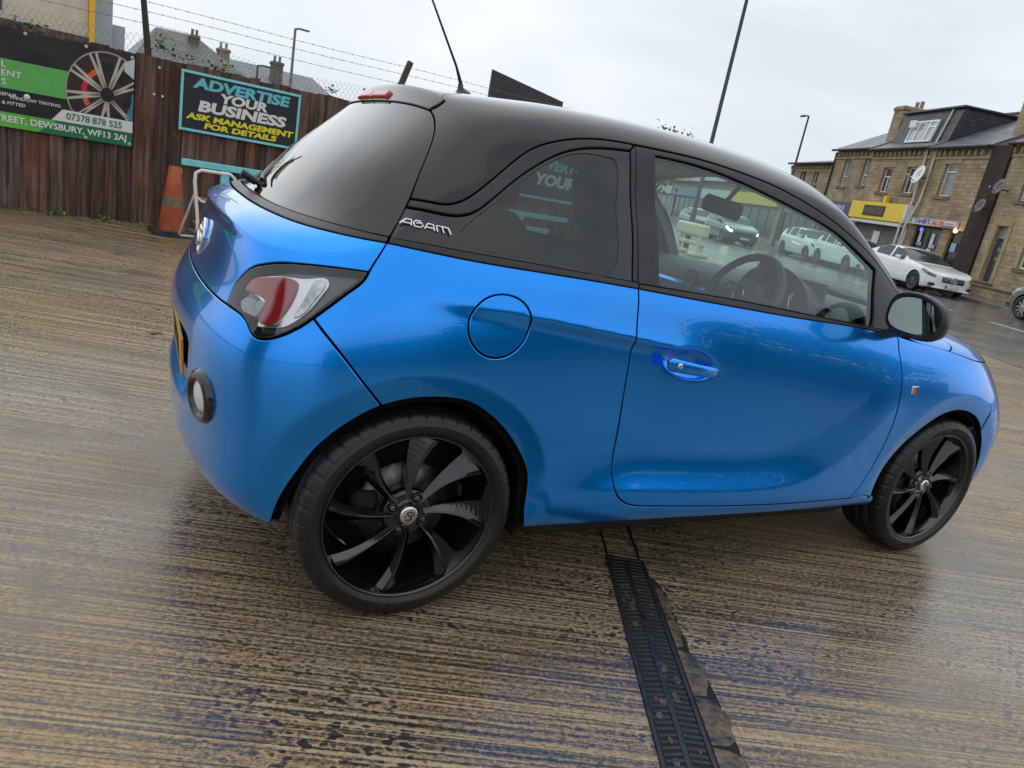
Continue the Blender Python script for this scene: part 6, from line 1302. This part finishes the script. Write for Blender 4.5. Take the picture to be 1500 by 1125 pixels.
# ================================================================== other vehicles
M_wpaint = mat('white_car_paint', (.84, .85, .86), .3, 0, .5, 1.0, .02); M_dpaint = mat('dark_car_paint', (.012, .016, .020), .3, .2, .5, 1.0, .02); M_cglass = mat('car_glass', (.030, .045, .045), .08, 0, .35, 0, .01); M_grey_al = mat('grey_alloy', (.36, .36, .37), .3, .8); M_dk_al = mat('dark_alloy', (.10, .10, .105), .3, .7); M_plas = mat('car_black_plastic', (.015, .015, .016), .5)
M_lampglass = mat('lamp_glass', (.16, .17, .18), .08, .3, .7, 1.0, .02); M_litlamp = mat('lit_lamp', (.9, .9, .8), .3, emit=(1.0, .86, .62), es=4.0)
def bg_car(label, s_front, off_c, paint, prof, belt, L_, W, wb0, wb1, wr, win, alloy, heading=1, lights=False, plate='', saloon=True, grille='bar'):
    # local x: 0 at the nose, positive to the tail; built facing -x
    e = empty('parked_car', st_pt(s_front, off_c), SRZ+math.pi if heading > 0 else SRZ); tag(e, label, 'car', 'cars on the road')
    n = 110; xs = L_*np.linspace(0, 1, n)**1.25; hw = W/2
    tz = np.interp(xs, *zip(*prof)); bz = np.minimum(np.interp(xs, *zip(*belt)), tz)
    k = np.hanning(15)[1:-1]; k /= k.sum(); pad = np.concatenate([[tz[0]]*6, tz, [tz[-1]]*6]); tz = np.convolve(pad, k, 'valid'); tz[0] = prof[0][1]; bz = np.minimum(bz, tz)
    vs = []; jb = 21
    for i, x in enumerate(xs):
        pl_ = float(np.interp(x, [0, .03, .08, .16, .30, .5, .8], [.52, .64, .75, .85, .935, .98, 1.0]))*float(np.interp(L_-x, [0, .04, .12, .3, .6], [.66, .76, .88, .96, 1.0])); w = hw*pl_
        zb = .20+.10*(1-min(1, x/.4))+.12*(1-min(1, (L_-x)/.5)); gh = max(0, tz[i]-bz[i]); tw = w*.93-.33*gh
        hb_ = bz[i]-zb; sec = [(0, zb), (w*.60, zb), (w*.86, zb)]+[(w*float(np.interp(t9, [0, .08, .3, .62, .85, 1], [.93, .97, 1, 1, .985, .935])), zb+hb_*t9) for t9 in np.linspace(.03, 1, 19)]
        for q in (.33, .66, .9): sec.append((w*.93+(tw-w*.93)*q, bz[i]+gh*q*.985))
        sec += [(tw*.90, bz[i]+gh*.97+.0), (tw*.72, tz[i]-.002), (tw*.40, tz[i]+.012*min(1, gh*4)), (0, tz[i]+.018*min(1, gh*4))]
        vs.append(sec); m = len(sec)
    RA = wr*1.14
    def snap(p):
        x, y, z = p
        if abs(y) > hw*.55:
            for xc in (wb0, wb1):
                r_ = math.hypot(x-xc, z-wr)
                if r_ < RA and r_ > 1e-4: k2 = RA/r_; return (xc+(x-xc)*k2, y, wr+(z-wr)*k2)
        return p
    def inarch(p): return abs(p[1]) > hw*.55 and any(math.hypot(p[0]-xc, p[2]-wr) < RA-1e-5 for xc in (wb0, wb1))
    b = MB(); g = MB()
    for s_ in (1, -1):
        P = [[(x, s_*y, z) for y, z in vs[i]] for i, x in enumerate(xs)]; hl = MB()
        for i in range(n-1):
            for j in range(m-1):
                q = [P[i][j], P[i][j+1], P[i+1][j+1], P[i+1][j]]; c = [sum(p[a] for p in q)/4 for a in range(3)]
                if all(inarch(p) for p in q): continue
                q = [snap(p) for p in q]
                glassy = (jb <= j <= jb+2 and any(a < c[0] < b2 for a, b2 in win['side']) and c[2] > bz[i]+.03) or (j >= jb+3 and any(a < c[0] < b2 for a, b2 in win['screen']))
                lampy = .05 < xs[i] < .56 and jb-6+int(3.2*max(0, xs[i]-.12)/.44) <= j <= jb-3+(1 if xs[i] > .3 else 0) and j >= 4
                (g if glassy else hl if lampy else b).add(q, [(0, 1, 2, 3) if s_ < 0 else (3, 2, 1, 0)], 0, True)
        hl.build('headlamp', M_lampglass if not lights else M_litlamp, e)
        b.add(P[0], [tuple(range(m)) if s_ > 0 else tuple(reversed(range(m)))], 0); b.add(P[-1], [tuple(range(m)) if s_ < 0 else tuple(reversed(range(m)))], 0)
    def weld(o):
        import bmesh
        bm_ = bmesh.new(); bm_.from_mesh(o.data); bmesh.ops.remove_doubles(bm_, verts=bm_.verts, dist=.0005); bmesh.ops.recalc_face_normals(bm_, faces=bm_.faces); bm_.to_mesh(o.data); bm_.free(); return o
    weld(b.build('body', paint, e)); weld(g.build('windows', M_cglass, e))
    MB().bbox(.3, L_-.3, -hw+.16, hw-.16, .18, .55, .03).build('chassis', M_plas, e)
    for xc in (wb0, wb1):
        for s_ in (1, -1):
            T = Matrix.Translation((xc, s_*(hw-.03), wr)) @ Matrix.Rotation(R(-90*s_), 4, 'X'); w = empty('wheel'); w.parent = e
            MB().lathe([(wr*.70, -.16), (wr*.97, -.16), (wr, -.12), (wr, -.02), (wr*.96, .015), (wr*.72, .02), (wr*.68, .0)], 36, mat=T).build('tyre', M_rubber, w)
            rb = MB().lathe([(wr*.72, .012), (wr*.66, .016), (wr*.62, -.06), (.0, -.07)], 36, mat=T, m=1)
            for a in range(10): rb.bbox(.02, wr*.68, -.026, .026, -.03, .008, .006, mat=T @ Matrix.Rotation(R(36*a), 4, 'Z'))
            rb.lathe([(0, .016), (.05, .014), (.07, -.02)], 20, mat=T).build('rim', [alloy, M_plas], w)
    for s_ in (1, -1):
        MB().bbox(-.07, .07, -.09, .09, -.06, .06, .03, mat=Matrix.Translation((win['screen'][0][0]+.62, s_*(hw+.02), np.interp(win['screen'][0][0]+.6, *zip(*belt))+.06))).build('door_mirror', paint, e)
        MB().bbox(-.015, .16, -.17, .17, -.05, .05, .02, mat=Matrix.Translation((.055, s_*hw*.66, .36))).build('bumper_intake', M_plas, e)
    gz = np.interp(.08, *zip(*prof))-.16; G = MB().bbox(-.035, .10, -hw*.45, hw*.45, gz-.11, gz+.07, .02).build('grille', M_plas, e)
    if grille == 'bar':
        for z in (gz-.04, gz+.02): MB().bbox(-.05, -.03, -hw*.43, hw*.43, z-.012, z+.012, .004).build('grille_bar', M_chrome, G)
        MB().lathe([(.085, 0), (.10, .012), (.115, 0)], 24, mat=Matrix.Translation((-.045, 0, gz-.01)) @ Matrix.Rotation(R(-90), 4, 'Y')).build('emblem', M_chrome, G)
        for a in (90, 210, 330): MB().tube([(-.05, 0, gz-.01), (-.05, .095*math.cos(R(a)), gz-.01+.095*math.sin(R(a)))], [.012, .005], 6).build('emblem_spoke', M_chrome, G)
    p = MB().bbox(-.06, -.045, -.26, .26, gz-.29, gz-.18, .003).build('number_plate', M_poster, e); MB().box(-.0615, -.0605, .205, .258, gz-.287, gz-.183).build('plate_flash', mat('plate_blue', (.02, .06, .45), .4), p)
    MB().bbox(-.03, .12, -hw*.75, hw*.75, .24, .30, .02).build('front_lip', M_plas if paint is not M_wpaint else paint, e)
    return e
sal_prof = [(0, .66), (.06, .74), (.25, .82), (.7, .90), (1.30, .97), (1.42, .99), (1.9, 1.23), (2.30, 1.39), (2.7, 1.445), (3.15, 1.43), (3.6, 1.31), (4.05, 1.13), (4.5, 1.06), (4.69, .92)]; sal_belt = [(0, .66), (.06, .74), (.25, .82), (.7, .90), (1.30, .955), (2.5, .985), (4.1, 1.05), (4.5, 1.05), (4.69, .92)]
sal_win = dict(side=[(1.75, 2.62), (2.72, 3.62)], screen=[(1.42, 2.30), (3.25, 4.05)])
hat_prof = [(0, .66), (.08, .76), (.4, .87), (1.10, 1.0), (1.85, 1.40), (2.4, 1.46), (3.2, 1.43), (3.65, 1.33), (4.05, 1.02), (4.2, .80)]; hat_belt = [(0, .66), (.08, .76), (.4, .87), (1.10, .97), (2.5, 1.0), (3.8, 1.05), (4.05, 1.0), (4.2, .80)]; hat_win = dict(side=[(1.45, 2.25), (2.35, 3.05), (3.12, 3.55)], screen=[(1.12, 1.88), (3.45, 4.0)])
bg_car('white saloon with star grille parked in front of the salon', 20.95, 17.25, M_wpaint, sal_prof, sal_belt, 4.69, 1.81, .85, 3.69, .335, sal_win, M_dk_al)
bg_car('white car parked behind the saloon, mostly hidden by the window frame', 25.75, 17.3, M_wpaint, hat_prof, hat_belt, 4.2, 1.78, .85, 3.40, .32, hat_win, M_dk_al, grille='')
bg_car('white hatchback, furthest of the parked white cars, seen through the door window', 29.5, 17.3, M_wpaint, hat_prof, hat_belt, 4.2, 1.78, .85, 3.40, .32, hat_win, M_dk_al, grille='')
bg_car('dark hatchback driving with its headlamps lit', 33.4, 14.6, M_dpaint, hat_prof, hat_belt, 4.2, 1.78, .85, 3.40, .32, hat_win, M_dk_al, lights=True, grille='')
bg_car('dark car following the lit hatchback', 40.5, 15.2, M_dpaint, hat_prof, hat_belt, 4.2, 1.78, .85, 3.40, .32, hat_win, M_dk_al, grille='')
bg_car('dark car with silver wheel cut off by the right edge', 17.5, 17.3, M_dpaint, hat_prof, hat_belt, 4.2, 1.80, .85, 3.40, .34, hat_win, M_grey_al, heading=-1, grille='')
# cream plastic road barrier
jb = empty('road_barrier', st_pt(18.5, 7.1), SRZ+R(12)); tag(jb, 'cream plastic water filled road barrier seen through the door window', 'barrier'); M_jb = noisy('cream_plastic', (.55, .53, .42), (.66, .64, .52), 4, (.45, .6), .002)
MB().bbox(-.85, .85, -.10, .10, .55, .92, .06).build('rail', M_jb, jb); MB().bbox(-.80, .80, -.08, .08, .30, .42, .03).build('rail', M_jb, jb)
for x in (-.62, .62): MB().bbox(x-.10, x+.10, -.085, .085, .10, .56, .03).bbox(x-.16, x+.16, -.28, .28, 0, .12, .03).build('leg', M_jb, jb)
# ================================================================== trees, then unseen trees and buildings added behind the viewer for paint reflections
# trees
M_fol = leaf_mat('tree_leaves', (.035, .075, .018), (.085, .15, .035)); M_foly = leaf_mat('yellowing_leaves', (.09, .12, .025), (.20, .22, .06)); M_bark = noisy('bark', (.05, .04, .03), (.11, .09, .07), 12, (.8, .95), .01, stretch=(1, 1, .2))
def tree(loc, H, rad, n, m, label, seed, leaf=.22, group='trees'):
    rg = random.Random(seed); e = empty('tree', loc); tag(e, label, 'tree', group); tb = MB(); tips = []
    tb.tube([(0, 0, 0), (rg.uniform(-.1, .1), rg.uniform(-.1, .1), H*.3), (rg.uniform(-.2, .2), rg.uniform(-.2, .2), H*.62)], [H*.035, H*.026, H*.014], 8)
    for i in range(12):
        a = rg.uniform(0, 6.28); z0 = H*rg.uniform(.25, .58); z1 = H*rg.uniform(.45, .92); r_ = rad*rg.uniform(.45, .9); t_ = (r_*math.cos(a), r_*math.sin(a), z1); tb.tube([(0, 0, z0), (t_[0]*.5, t_[1]*.5, z0+(z1-z0)*.6), t_], [H*.014, H*.009, H*.003], 6); tips.append(t_)
    tips.append((0, 0, H*.9)); tb.build('trunk', M_bark, e); c = MB()
    for i in range(n):
        t_ = rg.choice(tips); q = Vector((t_[0]+rg.gauss(0, rad*.24), t_[1]+rg.gauss(0, rad*.24), t_[2]+rg.gauss(0, H*.085))); M4 = Matrix.Translation(q) @ Matrix.Rotation(rg.uniform(0, 6.28), 4, 'Z') @ Matrix.Rotation(rg.uniform(-1.3, 1.3), 4, 'X'); k = leaf*rg.uniform(.6, 1.3)
        c.add([(0, 0, 0), (k*.4, k*.5, k*.1), (0, k, 0), (-k*.4, k*.5, k*.1)], [(0, 1, 2, 3)], 0, False, M4)
    c.build('crown', m, e)
tree(fpt(26.7, 20), 4.85, 1.5, 1500, M_foly, 'small yellow green tree top peeping over the car roof', 4, .24)

tree((13, -17, 0), 4.6, 2.6, 2600, M_fol, 'broad dark tree added out of view to reflect in the door paint, left of its pair', 21, .35, 'trees behind the viewer'); tree((19, -15, 0), 5.4, 3.0, 2800, M_fol, 'taller dark tree added out of view to reflect in the front wing paint', 22, .35, 'trees behind the viewer')  # unseen trees, added with the next one so the paint reflects dark shapes
tree((7.5, -18, 0), 3.9, 2.4, 2200, M_fol, 'low dark tree added out of view to reflect in the rear of the door paint', 23, .35, 'trees behind the viewer')
wk = empty('added_workshop', (3, -19, 0), R(4)); tag(wk, 'long low grey building added out of view to reflect in the flank of the car', 'added_workshop'); MB().box(-14, 26, -8, 0, 0, 2.6).build('wall', M_dk, wk); box_uv(MB().add([(-14.3, .3, 2.6), (26.3, .3, 2.6), (26.3, -4, 3.6), (-14.3, -4, 3.6), (-14.3, -8.3, 2.6), (26.3, -8.3, 2.6)], [(1, 0, 3, 2), (2, 3, 4, 5), (0, 4, 3), (1, 2, 5)]).build('roof', M_slate, wk))  # unseen building, added only for the car's flank to reflect
gh = empty('added_gable_house', (-15, -2.2, 0), R(-8)); tag(gh, 'stone gable house added out of view to reflect in the rear bumper', 'house'); MB().add([(0, -2.6, 0), (0, 2.6, 0), (0, 2.6, 4.4), (0, 0, 7.2), (0, -2.6, 4.4), (-8, -2.6, 0), (-8, 2.6, 0), (-8, 2.6, 4.4), (-8, 0, 7.2), (-8, -2.6, 4.4)], [(0, 1, 2, 3, 4), (9, 8, 7, 6, 5), (0, 4, 9, 5), (2, 1, 6, 7)]).build('wall', M_dk, gh); box_uv(MB().add([(.3, -2.9, 4.1), (.3, 0, 7.3), (-8.3, 0, 7.3), (-8.3, -2.9, 4.1), (.3, 2.9, 4.1), (-8.3, 2.9, 4.1)], [(0, 1, 2, 3), (1, 4, 5, 2)]).build('roof', M_slate, gh))  # unseen house, added to give the rear bumper a gable reflection
